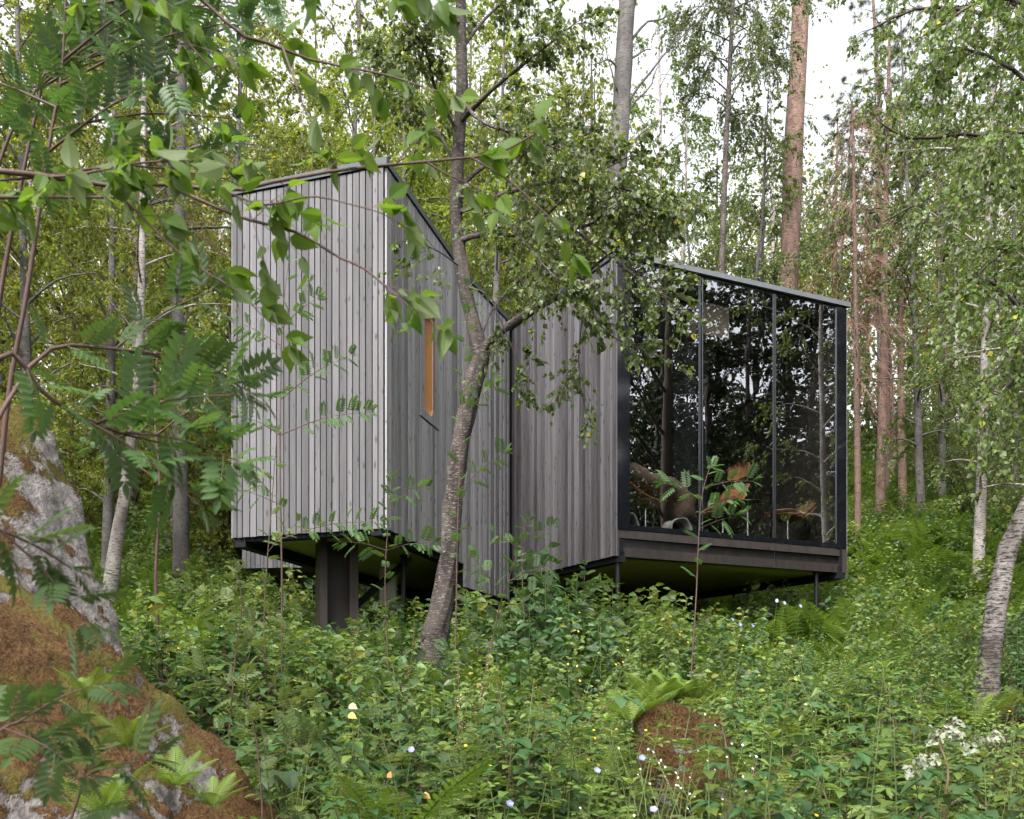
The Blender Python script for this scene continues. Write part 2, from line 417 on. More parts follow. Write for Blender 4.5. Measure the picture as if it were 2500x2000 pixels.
def build_cabin():
    rng = np.random.default_rng(11)
    root = empty('cabin', (0.6, 15.5, ground_z(0.6, 15.5)), 'angular grey board cabin on posts with a tall glass front', 'cabin')
    O = np.array(root.location)
    def part(mb, name, m, soft=False, parent=None):
        return mb.build(name, m, parent or root, O if parent is None else O, soft)
    # walls behind the boards
    core = MB()
    wall_core(core, pC, pB, ZB + .02, ZT - .02)
    HOLE = (1.208, 1.941, 3.84, 5.59); SLOT = (1.352, 1.785, 3.97, 5.46)
    dE = nrm(pE - pB); LE = np.linalg.norm(pE - pB)
    def onE(s): return pB + dE * s
    for a, b, z0, z1 in ((0.15, SLOT[0] - .012, ZB, ZT), (SLOT[1] + .012, LE, ZB, ZT), (SLOT[0] - .012, SLOT[1] + .012, ZB, SLOT[2] - .03), (SLOT[0] - .012, SLOT[1] + .012, SLOT[3] + .012, ZT)):
        wall_core(core, onE(a), onE(b), z0 + .02, z1 - .02 if z1 == ZT else z1)
    wall_core(core, pE, pJ, ZB + .02, ZT - .02)
    wall_core(core, pJ, pA, ZB + .02, ZT - .12)
    wall_core(core, pG, pK, ZB, ZT - .12); wall_core(core, pF, pG, ZB + .02, ZT - .12); wall_core(core, pK, pD, ZB, ZT - .05)
    LD = np.linalg.norm(pC - pD); dD = (pC - pD) / LD; RW = (LD - 3.2, LD - .35, 3.1, 6.2)          # unseen window added in the pod's far side, letting daylight onto the slot lining
    for a, b, z0, z1 in ((0, RW[0], ZB, ZT - .05), (RW[1], LD, ZB, ZT - .05), (RW[0], RW[1], ZB, RW[2]), (RW[0], RW[1], RW[3], ZT - .05)): wall_core(core, pD + dD * a, pD + dD * b, z0, z1)
    part(core, 'wall', M_GAP)
    # board cladding, one part for each face
    nC = out_of(pC, pB); nE = out_of(pB, pE); nJ = out_of(pJ, pA)
    end = board_wall(MB(), pC, pB, ZB, ZT - .08, rng, 0.0935, 0.015, 0.026)
    part(end, 'cladding', M_PALE)['label'] = 'pale silvered upright boards on the end wall'
    side = board_wall(MB(), pB, pE, ZB, ZT - .07, rng, 0.085, 0.014, 0.022, HOLE)
    part(side, 'cladding', M_MID)['label'] = 'narrow grey boards around the slot window'
    link = board_wall(MB(), pE, pJ - nrm(pJ - pE) * 0.1, ZB - .35, ZT - .07, rng, 0.085, 0.014, 0.022)
    part(link, 'cladding', M_MID)['label'] = 'grey boards beside the dark inner corner'
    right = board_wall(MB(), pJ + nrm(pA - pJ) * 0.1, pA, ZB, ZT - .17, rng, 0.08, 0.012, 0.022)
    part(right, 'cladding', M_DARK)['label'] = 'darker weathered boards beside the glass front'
    # far sides
    rear = board_wall(board_wall(MB(), pF, pG, ZB, ZT - .17, rng, 0.09), pD, pC, ZB, ZT - .08, rng, 0.09, hole=RW)
    part(rear, 'cladding', M_MID)
    a_, b_ = pD + dD * RW[0], pD + dD * RW[1]; part(MB().quad(v3(a_, RW[2]), v3(b_, RW[2]), v3(b_, RW[3]), v3(a_, RW[3])), 'added_light_window', M_PANE)  # pane of the window added for daylight
    # base of link wall down into the slope
    low = MB(); wall_core(low, pE, pJ, -0.2, ZB); part(low, 'foundation_wall', M_GAP)
    # roofs and flashings
    slab_l = slab(MB(), [pC, pB, pE, pJ, pK, pD], ZT - .05, ZT); part(slab_l, 'roof', M_FLASHD)
    slab_r = slab(MB(), [pJ + (0.02, -0.02), pA, pF, pG, pK], ZT - .13, ZT - .075); part(slab_r, 'roof', M_FLASHD)
    def flashing(p0, p1, z0, z1, m, ov=0.045, a=0.0, b=0.0):
        d = nrm(p1 - p0); n = out_of(p0, p1)
        f = MB().box(v3(p0 - d * a - n * .02, z0), v3(p1 - p0 + d * (a + b), 0), v3(n * (ov + .02), 0), [0, 0, z1 - z0])
        part(f, 'flashing', m)
    flashing(pC, pB, ZT - .06, ZT + .035, M_FLASHD, .05, .03, .05)
    flashing(pB, pE, ZT - .05, ZT + .03, M_FLASHD, .045)
    flashing(pE, pJ, ZT - .05, ZT + .025, M_FLASHD, .045)
    flashing(pJ, pA, ZT - .15, ZT - .065, M_FLASHD, .045, 0, .02)
    flashing(pA, pF, ZT - .125, ZT - .05, M_FLASH, .055, .02, .05)
    # slot window: a plain board panel with a round-ended opening
    n3 = v3(nE, 0); d3 = v3(dE, 0)
    def on(s, z, o): return v3(onE(s), z) + n3 * o
    N = 72; r = 0.17
    def stadium(s0, s1, z0, z1, r):
        pts = []
        for (cx, cz, a0) in ((s1 - r, z1 - r, 0), (s0 + r, z1 - r, 90), (s0 + r, z0 + r, 180), (s1 - r, z0 + r, 270)):
            for k in range(N // 4):
                a = math.radians(a0 + 90 * k / (N // 4 - 1)); pts.append((cx + r * math.cos(a), cz + r * math.sin(a)))
        return pts
    inn = stadium(*SLOT, r)
    rect = []
    for s, z in inn:
        cs, cz = 0.5 * (SLOT[0] + SLOT[1]), 0.5 * (SLOT[2] + SLOT[3]); ds, dz = s - cs, z - cz
        k = min((HOLE[1] - .006 - cs) / ds if ds > 1e-6 else ((HOLE[0] + .006 - cs) / ds if ds < -1e-6 else 9e9), (HOLE[3] - .008 - cz) / dz if dz > 1e-6 else ((HOLE[2] + .03 - cz) / dz if dz < -1e-6 else 9e9))
        rect.append((cs + ds * k, cz + dz * k))
    for c in ((HOLE[1] - .006, HOLE[3] - .008), (HOLE[0] + .006, HOLE[3] - .008), (HOLE[0] + .006, HOLE[2] + .03), (HOLE[1] - .006, HOLE[2] + .03)):
        i = int(np.argmin([(q[0] - c[0]) ** 2 + (q[1] - c[1]) ** 2 for q in rect])); rect[i] = c
    pan = MB()
    for i in range(N):
        j = (i + 1) % N
        pan.quad(on(*inn[i], .026), on(*rect[i], .026), on(*rect[j], .026), on(*inn[j], .026), 0.55)
        pan.quad(on(*rect[i], .026), on(*rect[i], 0), on(*rect[j], 0), on(*rect[j], .026), 0.55)
    part(pan, 'window_panel', M_MID)
    def ring(o0, o1, pts):
        q = MB()
        for i in range(N):
            j = (i + 1) % N
            q.quad(on(*pts[i], o0), on(*pts[j], o0), on(*pts[j], o1), on(*pts[i], o1))
        return q
    win = part(ring(.026, -.004, inn), 'slot_window', M_REVEAL)
    part(ring(-.004, -.016, inn), 'gasket', M_RUBBER, parent=win)
    lin = part(ring(-.016, -.26, inn), 'lining', M_ORANGE, parent=win); lin['label'] = 'orange pine lining of the slot window'
    pn = MB(); c = on(0.5 * (SLOT[0] + SLOT[1]), 0.5 * (SLOT[2] + SLOT[3]), -.010)
    for i in range(N): pn.add([on(*inn[i], -.010), on(*inn[(i + 1) % N], -.010), c], [[0, 1, 2]])
    part(pn, 'pane', M_PANE, parent=win)
    # edge of the pod's floor and its soffit
    L4 = [pC, pB, pE, pJ, pK, pD]; R4 = [pJ, pA, pF, pG, pK]
    def inset(poly, k):
        c = np.mean(poly, 0); return [p + (c - p) * k for p in poly]
    part(slab(MB(), inset(L4, .06), ZB + .02, ZB + .2), 'soffit', M_PLY)
    part(slab(MB(), inset(R4, .07), ZB + .02, ZB + .22), 'soffit', M_PLY)
    def edge_beam(p0, p1, h, dz, ins=0.03):
        d = nrm(p1 - p0); n = out_of(p0, p1)
        e = MB().box(v3(p0 - n * ins, ZB - dz), v3(p1 - p0, 0), v3(-n * .15, 0), [0, 0, h]); part(e, 'edge_beam', M_GAP)
    edge_beam(pC, pB, .14, .05); edge_beam(pB, pE, .16, .08); edge_beam(pJ, pA, .16, .08); edge_beam(pF, pG, .2, .1); edge_beam(pD, pC, .2, .12)
    # big pillar under the pod: two flanges and a web
    pil = at(822, 1560, 12.95); base = float(ground_z(pil[0], pil[1])) - .3
    H = ZB + .02 - base
    m1 = MB(); a = math.radians(20); ux, uy = np.array([math.cos(a), math.sin(a), 0]), np.array([-math.sin(a), math.cos(a), 0])
    p0 = np.array([pil[0], pil[1], base])
    m1.box(p0 - ux * .25 - uy * .22, ux * .09, uy * .44, [0, 0, H], .35); m1.box(p0 + ux * .14 - uy * .22, ux * .11, uy * .44, [0, 0, H], .8)  # left flange toned darker as if shaded, right one paler as if lit
    m1.box(p0 - ux * .16 - uy * .03, ux * .30, uy * .06, [0, 0, H], .1)  # web: shade of the recess put into its dark tone
    m1.box(p0 + ux * .245 - uy * .1, ux * .03, uy * .2, [0, 0, H - .02], .6)
    pl = part(m1, 'pillar', M_RUST); pl['label'] = 'thick brown timber pillar'
    # thin steel posts
    def post(px, py, d, zt=ZB, r=.036):
        q = at(px, py, d); b = float(ground_z(q[0], q[1])) - .4
        o = MB().tube([[q[0], q[1], b], [q[0], q[1], zt]], [r, r], 14); o.tube([[q[0], q[1], zt - .04], [q[0], q[1], zt - .01]], [.06, .06], 14, cap=True)
        part(o, 'post', M_STEEL, True)
    post(985, 1440, 13.9); post(1508, 1480, 14.12); post(1993, 1550, 15.75); post(1655, 1480, 19.0, ZB); post(1792, 1480, 18.6, ZB, .03)
    br = MB(); q0, q1 = v3(onE(2.2), ZB - .02) - n3 * .5, v3(onE(1.6), 1.2) - n3 * 1.3
    br.tube([q0, q1], [.05, .05], 8); part(br, 'brace', M_STEEL)
    # rear wing glimpsed below the pod
    w0, w1 = np.array([at(592, 1, 17.4)[0], 17.4]), np.array([-1.6, 17.0])
    wg = board_wall(MB(), w0, w1, 2.42, 4.2, rng, 0.08); wall_core(wg, w0, w1, 2.42, 4.2, 1.4)
    wgp = part(wg, 'entrance_wing', M_PALE); wgp['label'] = 'pale board wall of the rear wing seen under the pod'
    cb = MB(); q = at(946, 1420, 14.6); cb.box([q[0] - .12, q[1], .3], [.24, 0, 0], [0, .24, 0], [0, 0, 2.45 - .3 - .35]); part(cb, 'pier', M_CONC)
    # ---------------- glass front
    u = nrm(pF - pA); nF = out_of(pA, pF); LF = np.linalg.norm(pF - pA)
    def g(t, z, o=0.0): return v3(pA + u * t + nF * o, z)
    def strip(mb, t0, t1, z0, z1, o0, o1, var=.5, mat=0):
        return mb.box(g(t0, z0, o0), v3(u * (t1 - t0), 0), v3(nF * (o1 - o0), 0), [0, 0, z1 - z0], var, mat)
    Z0, Z1 = 2.60, ZT - .14
    for t0, t1 in ((0.012, 0.237), (4.187, LF - .004)):
        part(strip(MB(), t0, t1, Z0 - .08, Z1, -.05, .012), 'glass_edge_panel', M_BLACK)
    part(strip(MB(), .237, 4.187, Z0 - .075, Z0, -.05, .006), 'bottom_rail', M_BLACK); part(strip(MB(), .237, 4.187, Z1 - .03, Z1, -.05, .004), 'top_rail', M_BLACK)
    for t0, t1 in ((.237, 1.463), (1.538, 2.879), (2.937, 4.187)):
        pane = MB().quad(g(t0, Z0), g(t1, Z0), g(t1, Z1 - .03), g(t0, Z1 - .03)); part(pane, 'pane', M_GLASS)
    for t0, t1 in ((1.463, 1.538), (2.879, 2.937)):
        mu = part(strip(MB(), t0, t1, Z0 - .02, Z1 - .01, -.06, .008), 'mullion', M_BLACK)
        al = strip(strip(MB(), t0 + .008, t0 + .02, Z0, Z1 - .03, .008, .014), t1 - .02, t1 - .008, Z0, Z1 - .03, .008, .014)
        part(al, 'trim', M_ALU, parent=mu)
    part(strip(MB(), 4.17, 4.187, Z0, Z1 - .03, .006, .012), 'edge_trim', M_ALU)
    part(strip(MB(), 0.0, .012, ZB, Z1, -.03, .028), 'corner_trim', M_PALE)
    beam = MB()
    strip(beam, .012, LF - .006, 2.40, Z0 - .085, -.2, .0, .8); strip(beam, .012, LF - .006, 2.27, 2.395, -.2, -.05, .15); strip(beam, .012, LF - .006, ZB, 2.265, -.2, -.012, .6)
    strip(beam, .0, .05, ZB, Z0 - .09, -.1, .016, .95); strip(beam, LF - .1, LF, ZB, Z0 - .09, -.1, .014, .85)
    part(beam, 'floor_beam', M_BEAM)
    part(strip(MB(), 2.9, 2.905, ZB + .01, Z0 - .08, .002, .006), 'joint_strip', M_ALU)
    # ---------------- room behind the glass
    FL, CE = 2.5, ZT - .2
    v_in = nrm(pG - pF)
    def rm(t, v, z): return v3(pA + u * t + v_in * v, z)
    room = MB()
    room.quad(rm(.1, .06, FL), rm(LF - .1, .06, FL), rm(LF - .1, 5.5, FL), rm(.15, 5.5, FL)); room.quad(rm(.1, .06, CE), rm(.15, 5.5, CE), rm(LF - .1, 5.5, CE), rm(LF - .1, .06, CE))
    room.quad(rm(.15, .06, FL), rm(.15, 5.5, FL), rm(.15, 5.5, CE), rm(.15, .06, CE)); room.quad(rm(LF - .15, .06, FL), rm(LF - .15, .06, CE), rm(LF - .15, 5.5, CE), rm(LF - .15, 5.5, FL))
    room.quad(rm(.15, 5.4, FL), rm(LF, 5.4, FL), rm(LF, 5.4, CE), rm(.15, 5.4, CE))
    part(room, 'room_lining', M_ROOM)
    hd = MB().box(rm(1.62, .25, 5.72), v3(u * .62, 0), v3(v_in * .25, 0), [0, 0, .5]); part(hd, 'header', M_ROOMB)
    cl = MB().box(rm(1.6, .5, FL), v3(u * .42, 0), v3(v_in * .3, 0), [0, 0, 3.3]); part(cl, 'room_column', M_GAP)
    return root, rm, u, v_in, FL

CABIN, rm, U_F, V_F, FLOOR_Z = build_cabin()

# ------------------------------------------------------------------ furniture behind the glass
M_SHELL = wood_mat('moulded walnut', (0.44, 0.22, 0.105), (0.28, 0.125, 0.058), (0.2, 0.08, 0.04), 0.3)
M_LEATHER = plain_mat('brown leather', (0.13, 0.075, 0.05), 0.35, 0.5, 0, 0.4, 9, 0.5)
M_HIDE = plain_mat('grey brown throw', (0.13, 0.092, 0.075), 0.8, 0.2, 0, 0.5, 7, 0.8)
M_CHROME = plain_mat('chrome', (0.75, 0.76, 0.78), 0.15, 0.5, 1.0, 0.05)
M_WHITE = plain_mat('white cloth', (0.33, 0.33, 0.33), 0.8, 0.2, 0, 0.08, 20)

def shell(prof, width, th, cup=0.05, pinch=0.35, loc=(0, 0, 0), rz=0.0, var=0.5, lumps=0.0, n=28, m=13, seed=0):
    """curved padded or plywood shell: a side profile swept across its width, corners rounded"""
    P = path([(x, 0, z) for x, z in prof], n)
    D = nrm(np.gradient(P, axis=0)); Nn = np.stack([-D[:, 2], 0 * D[:, 0], D[:, 0]], -1)
    t = np.linspace(-1, 1, n); w = width / 2 * (1 - pinch * np.abs(t) ** 5) * np.sqrt(np.clip(1 - np.abs(t) ** 14, 0.02, 1))
    y = np.linspace(-1, 1, m)
    G = np.zeros((2, n, m, 3))
    for k, s in ((0, 0.5), (1, -0.5)):
        edge = np.sqrt(np.clip(1 - np.abs(y) ** 8, 0.1, 1))
        for i in range(n):
            off = Nn[i][None] * (cup * y[:, None] ** 2 + s * th * edge[:, None] * (1 - 0.7 * abs(t[i]) ** 10))
            G[k, i] = P[i] + off + np.outer(y * w[i], [0, 1, 0])
    if lumps:
        for k in range(2):
            for i in range(n):
                for j in range(m):
                    q = Vector(G[k, i, j] * (5 if lumps > .05 else 7) + seed); G[k, i, j] += Nn[i] * lumps * mnoise.noise(q) * (1 if k == 0 else .4)
    V = G.reshape(-1, 3); T = []
    def idx(k, i, j): return (k * n + i) * m + j
    for i in range(n - 1):
        for j in range(m - 1):
            a, b, c, d = idx(0, i, j), idx(0, i + 1, j), idx(0, i + 1, j + 1), idx(0, i, j + 1); T += [(a, b, c), (a, c, d)]
            a, b, c, d = idx(1, i, j), idx(1, i + 1, j), idx(1, i + 1, j + 1), idx(1, i, j + 1); T += [(a, c, b), (a, d, c)]
    rim = [(i, 0) for i in range(n)] + [(n - 1, j) for j in range(1, m)] + [(i, m - 1) for i in range(n - 2, -1, -1)] + [(0, j) for j in range(m - 2, 0, -1)]
    for q in range(len(rim)):
        (i, j), (k, l) = rim[q], rim[(q + 1) % len(rim)]
        a, b, c, d = idx(0, i, j), idx(0, k, l), idx(1, k, l), idx(1, i, j); T += [(a, c, b), (a, d, c)]
    c, s = math.cos(rz), math.sin(rz)
    V = V @ np.array([[c, s, 0], [-s, c, 0], [0, 0, 1]]) + np.asarray(loc)
    return MB().add(V, T, var)

def star_base(root, O, h):
    st = MB().tube([[O[0], O[1], O[2] + .05], [O[0], O[1], O[2] + h]], [.022, .022], 12); st.build('stem', M_CHROME, root, O)
    b = MB()
    for k in range(5):
        a = k * 2 * math.pi / 5 + .3
        b.tube([[O[0], O[1], O[2] + .07], [O[0] + .3 * math.cos(a), O[1] + .3 * math.sin(a), O[2] + .02]], [.02, .012], 8)
    b.build('star_base', M_CHROME, root, O)

def build_furniture():
    az = math.atan2(U_F[1], U_F[0])
    # footrest, rising to the right
    O = rm(3.62, .48, FLOOR_Z + .06); r = empty('footrest', O, 'brown leather footrest on one stem behind the right pane', 'footrest')
    prof = [(-.42, .50), (-.1, .52), (.02, .49), (.1, .47), (.22, .53), (.52, .73)]
    shell([(x, z - .03) for x, z in prof], .56, .018, .03, .2, O, az).build('wood_shell', M_SHELL, r, O)
    shell([(x * .97, z + .035) for x, z in prof], .53, .09, .02, .2, O, az, lumps=.01).build('cushion', M_LEATHER, r, O); star_base(r, O, .5)
    # lounge chair turned with its back to the glass
    O = rm(2.42, .62, FLOOR_Z); r = empty('lounge_chair', O, 'walnut shell lounge chair with tall back beside the round black table', 'chair')
    a2 = az + math.radians(8)
    shell([(-.62, .40), (-.42, .44), (-.2, .58), (0, .68), (.16, .70)], .62, .022, .07, .25, O, a2).build('seat_shell', M_SHELL, r, O)
    shell([(.16, .66), (.24, .74), (.3, .88), (.42, 1.02)], .6, .022, .06, .3, O, a2).build('back_shell', M_SHELL, r, O)
    shell([(.36, 1.12), (.40, 1.2), (.41, 1.33), (.40, 1.42)], .5, .022, .05, .4, O, a2).build('head_shell', M_SHELL, r, O)
    shell([(-.55, .50), (-.3, .56), (-.1, .68), (.1, .76)], .56, .1, .03, .2, O, a2, lumps=.02).build('cushion', M_LEATHER, r, O); star_base(r, O, .42)
    # lounge chair with a rumpled hide over it
    O = rm(.95, .62, FLOOR_Z); r = empty('lounge_chair', O, 'lounge chair under a rumpled grey brown throw behind the left pane', 'chair')
    a3 = az + math.radians(-6)
    shell([(-.55, .86), (-.4, .76), (-.2, .62), (.05, .54), (.32, .55)], .62, .022, .06, .25, O, a3).build('seat_shell', M_SHELL, r, O); star_base(r, O, .5)
    O2 = O + np.array([.02, 0, 0])
    th = shell([(-.62, .92), (-.4, .98), (-.15, .90), (.12, .86), (.34, .82), (.5, .70), (.55, .5), (.54, .3)], .66, .24, .05, .2, O2, a3, lumps=.07, n=60, m=30, seed=4)
    solo(th, 'throw', M_HIDE, O2, 'rumpled grey brown hide throw draped over the lounge chair', 'throw')
    # small round table
    O = rm(2.78, .46, FLOOR_Z); r = empty('side_table', O, 'small round black table on a chrome stem behind the middle pane', 'table')
    MB().tube([O + [0, 0, .70], O + [0, 0, .725]], [.30, .30], 40, cap=True).build('table_top', M_BLACK, r, O)
    MB().tube([O + [0, 0, .02], O + [0, 0, .70]], [.022, .022], 12).build('stem', M_CHROME, r, O)
    b = MB()
    for k in range(4):
        a = k * math.pi / 2 + .5; b.tube([O + [0, 0, .5], O + [.16 * math.cos(a), .16 * math.sin(a), .69]], [.008, .008], 6)
    b.build('bracket', M_CHROME, r, O); MB().tube([O, O + [0, 0, .02]], [.2, .2], 28, cap=True).build('foot', M_CHROME, r, O)
    # white cloths on the floor
    for t, lab in ((.42, 'fringed white cloth at the corner of the glass front'), (1.36, 'folded white cloth beside the left mullion')):
        O = rm(t, .35, FLOOR_Z); w = shell([(-.2, .04), (-.18, .22), (-.05, .3), (.08, .26), (.16, .02)], .3, .03, .02, .1, O, az, lumps=.03, seed=t)
        solo(w, 'cloth', M_WHITE, O, lab, 'cloth')
build_furniture()
# ------------------------------------------------------------------ leaves and small plants
Zup = np.array([0, 0, 1.0])
def leaf_tpl(n=2, w=0.35, fold=0.25, curl=0.25, peak=0.4, serr=0.0, mat=0, point=1.0):
    """one leaf along +x, unit length, folded on its midrib and drooping at the tip"""
    t = np.linspace(0, 1, n + 1)[1:-1]
    def hw(t):
        a = np.where(t < peak, np.sin(np.clip(t / peak, 0, 1) * math.pi / 2) ** 0.75, np.cos(np.clip((t - peak) / (1 - peak), 0, 1) * math.pi / 2) ** point)
        return w * a
    V = [[0, 0, 0]]
    for k, s in enumerate(t):
        h = float(hw(s)); h2 = h * (1 + serr * (1 if k % 2 else -1)); z = -curl * s * s
        V += [[s - serr * .12 * (k % 2), -h2, z + fold * h2], [s, 0, z], [s - serr * .12 * (k % 2), h2, z + fold * h2]]
    V.append([1, 0, -curl]); m = len(t); e = len(V) - 1
    T = [[0, 1, 2], [0, 2, 3]]
    for k in range(m - 1):
        a = 1 + 3 * k; b = a + 3
        T += [[a, b, b + 1], [a, b + 1, a + 1], [a + 1, b + 1, b + 2], [a + 1, b + 2, a + 2]]
    a = 1 + 3 * (m - 1)
    T += [[a, e, a + 1], [a + 1, e, a + 2]]
    return np.array(V, np.float32), np.array(T), np.full(len(V), .5, np.float32), np.full(len(T), mat, np.int32)

def kite_tpl(w=0.36, fold=0.12, curl=0.15, mat=0):
    V = np.array([[0, 0, 0], [.38, -w, fold * w], [1, 0, -curl], [.38, w, fold * w]], np.float32)
    return V, np.array([[0, 1, 2], [0, 2, 3]]), np.full(4, .5, np.float32), np.full(2, mat, np.int32)

def stick_tpl(sides=3, seg=2, mat=1):
    ang = np.arange(sides) / sides * 2 * math.pi; V = []; T = []
    for i in range(seg + 1):
        r = 1 - 0.75 * i / seg
        V += [[i / seg, r * math.cos(a), r * math.sin(a)] for a in ang]
    for i in range(seg):
        for j in range(sides):
            a, b = i * sides + j, i * sides + (j + 1) % sides
            T += [[a, b, b + sides], [a, b + sides, a + sides]]
    return np.array(V, np.float32), np.array(T), np.full(len(V), .5, np.float32), np.full(len(T), mat, np.int32)

STICK3, STICK4 = stick_tpl(3, 2), stick_tpl(4, 3)
def sticks(mb, P, D, L, r, droop=0.0, tpl=STICK3, mat=1):
    """many tapered twigs at once: start, direction, length, radius, sag"""
    N = len(P)
    if N == 0: return
    L = np.broadcast_to(L, (N,)); r = np.broadcast_to(r, (N,)); droop = np.broadcast_to(droop, (N,))
    F = frame(D, np.where(np.abs(D[:, 2:3]) > .95, [[1, 0, 0]], [[0, 0, 1.0]]))
    M = F * np.stack([L, r, r], -1)[:, None, :]
    V, T, A, MT = tpl
    VV = np.einsum('nij,vj->nvi', M, V) + P[:, None, :]
    VV[..., 2] -= (droop * L)[:, None] * V[None, :, 0] ** 2
    TT = T[None] + (np.arange(N) * len(V))[:, None, None]
    mb.add(VV.reshape(-1, 3), TT.reshape(-1, 3), .5, mat)

def sprout(rng, P, D, L, droop, n, tmin, lf, spread, lift=0.0, tmax=1.0):
    """n shoots off every stick"""
    N = len(P); L = np.broadcast_to(L, (N,)); droop = np.broadcast_to(droop, (N,))
    t = rng.uniform(tmin, tmax, (N, n))
    pos = P[:, None] + D[:, None] * (L[:, None] * t)[..., None]
    pos[..., 2] -= (droop * L)[:, None] * t * t
    tan = np.repeat(D[:, None], n, 1).copy(); tan[..., 2] -= 2 * droop[:, None] * t
    nd = nrm(nrm(tan) + spread * nrm(rng.standard_normal((N, n, 3))) + np.array([0, 0, lift]))
    nl = np.repeat(L[:, None], n, 1) * rng.uniform(lf[0], lf[1], (N, n)) * (1 - .45 * t)
    return pos.reshape(-1, 3), nd.reshape(-1, 3), nl.reshape(-1)

def leaves(rng, mb, tpl, P, D, size, hang=0.5, flat=0.6, var=(.1, .9), mat=0):
    """leaf blades at P, growing along D and hanging; flat pulls their faces upward"""
    N = len(P)
    if N == 0: return
    d = nrm(D + .6 * nrm(rng.standard_normal((N, 3))) + np.array([0, 0, -hang]))
    up = nrm(np.array([0, 0, flat]) + (1 - flat) * 1.6 * rng.standard_normal((N, 3)))
    up = np.where(np.abs((d * up).sum(-1, keepdims=True)) > .97, up + [[.5, .3, 0]], up)
    s = rng.uniform(size[0], size[1], N)
    mb.scatter(tpl, P, frame(d, up) * s[:, None, None], np.clip(rng.normal((var[0] + var[1]) / 2, (var[1] - var[0]) / 3.2, N), 0.02, .98), mat)

def rowan_leaf(pairs=6, n=2, detail=True, w=.19, mat=0, smat=1):
    """compound leaf: paired narrow leaflets on a stalk, unit length"""
    mb = MB()
    mb.tube(path([(0, 0, 0), (.4, 0, .02), (1 - .2, 0, -.1)], 4), [.010, .008, .006, .004], 3, mat=smat)
    tpl = leaf_tpl(4 if detail else 2, w, .2, .12, .42, 0.0, mat)
    P, D, S, U = [], [], [], []
    for k in range(pairs):
        t = .2 + .6 * k / (pairs - 1); z = .02 * math.sin(t * 3) - .1 * max(0, t - .4) ** 1.3 * 2
        for s in (-1, 1):
            P.append((t, 0, z)); a = math.radians(68 - 12 * k / pairs); D.append((math.cos(a), s * math.sin(a), -.12)); S.append(.36 * (1 - .25 * abs(k / (pairs - 1) - .45)))
    P.append((.8, 0, -.1)); D.append((1, 0, -.25)); S.append(.32)
    D = np.array(D, float); up = np.repeat([[0, 0, 1.0]], len(P), 0)
    mb.scatter(tpl, P, frame(D, up) * np.array(S)[:, None, None], np.full(len(P), .5))
    return mb.arr()

def fern_frond(detail=2, pairs=17, w=.26):
    """arching fern frond, unit length along +x, toothed pinnae"""
    mb = MB(); n = 9; t = np.linspace(0, 1, n)
    arch = lambda t: .32 * t - .42 * t * t
    mb.tube(np.stack([t, 0 * t, arch(t)], -1), np.linspace(.009, .003, n), 3, mat=1)
    for k in range(pairs):
        t = .14 + .84 * k / (pairs - 1); L = w * (math.sin(math.pi * min(1, (t * .86 + .12) ** .9)) ** .8 + .04)
        for s in (-1, 1):
            d = nrm(np.array([.42, s * 1.0, -.12])); y = nrm(np.cross([0, 0, 1.0], d)); b = np.array([t, 0, arch(t)])
            wd = .5 * .84 / pairs * 1.0
            if detail == 0:
                V = [b, b + d * L * .4 - y * wd, b + d * L + [0, 0, -.15 * L], b + d * L * .4 + y * wd]; mb.add(V, [[0, 1, 2], [0, 2, 3]] if s < 0 else [[0, 2, 1], [0, 3, 2]])
                continue
            m = 4 if detail == 1 else 7; V = [b]; T = []
            for q in range(1, m * 2):
                u = q / (m * 2); h = wd * (1 - u) ** .75 * (1.2 if q % 2 else .38); c = b + d * L * u + np.array([0, 0, -.22 * L * u * u])
                V += [c - y * h + d * .012, c, c + y * h + d * .012]
            V.append(b + d * L + np.array([0, 0, -.22 * L])); e = len(V) - 1
            T += [[0, 1, 2], [0, 2, 3]]
            for q in range(m * 2 - 2):
                a = 1 + 3 * q; c = a + 3; T += [[a, c, c + 1], [a, c + 1, a + 1], [a + 1, c + 1, c + 2], [a + 1, c + 2, a + 2]]
            a = e - 3; T += [[a, e, a + 1], [a + 1, e, a + 2]]
            mb.add(V, T if s < 0 else np.array(T)[:, ::-1])
    return mb.arr()

def yawed(yaw, pitch):
    """frame whose x axis points along yaw and rises by pitch"""
    d = np.array([math.cos(yaw) * math.cos(pitch), math.sin(yaw) * math.cos(pitch), math.sin(pitch)])
    return frame(d[None], np.array([[0, 0, 1.0]]))[0]

def make_fern(rng, size=.7, n=8, detail=2, pairs=17):
    mb = MB(); f = fern_frond(detail, pairs)
    for k in range(n):
        yaw = k * 2 * math.pi / n + rng.uniform(-.3, .3); s = size * rng.uniform(.75, 1.1)
        mb.scatter(f, [[0, 0, 0.02]], yawed(yaw, rng.uniform(.55, 1.0))[None] * s, [rng.uniform(.2, .8)])
    return mb

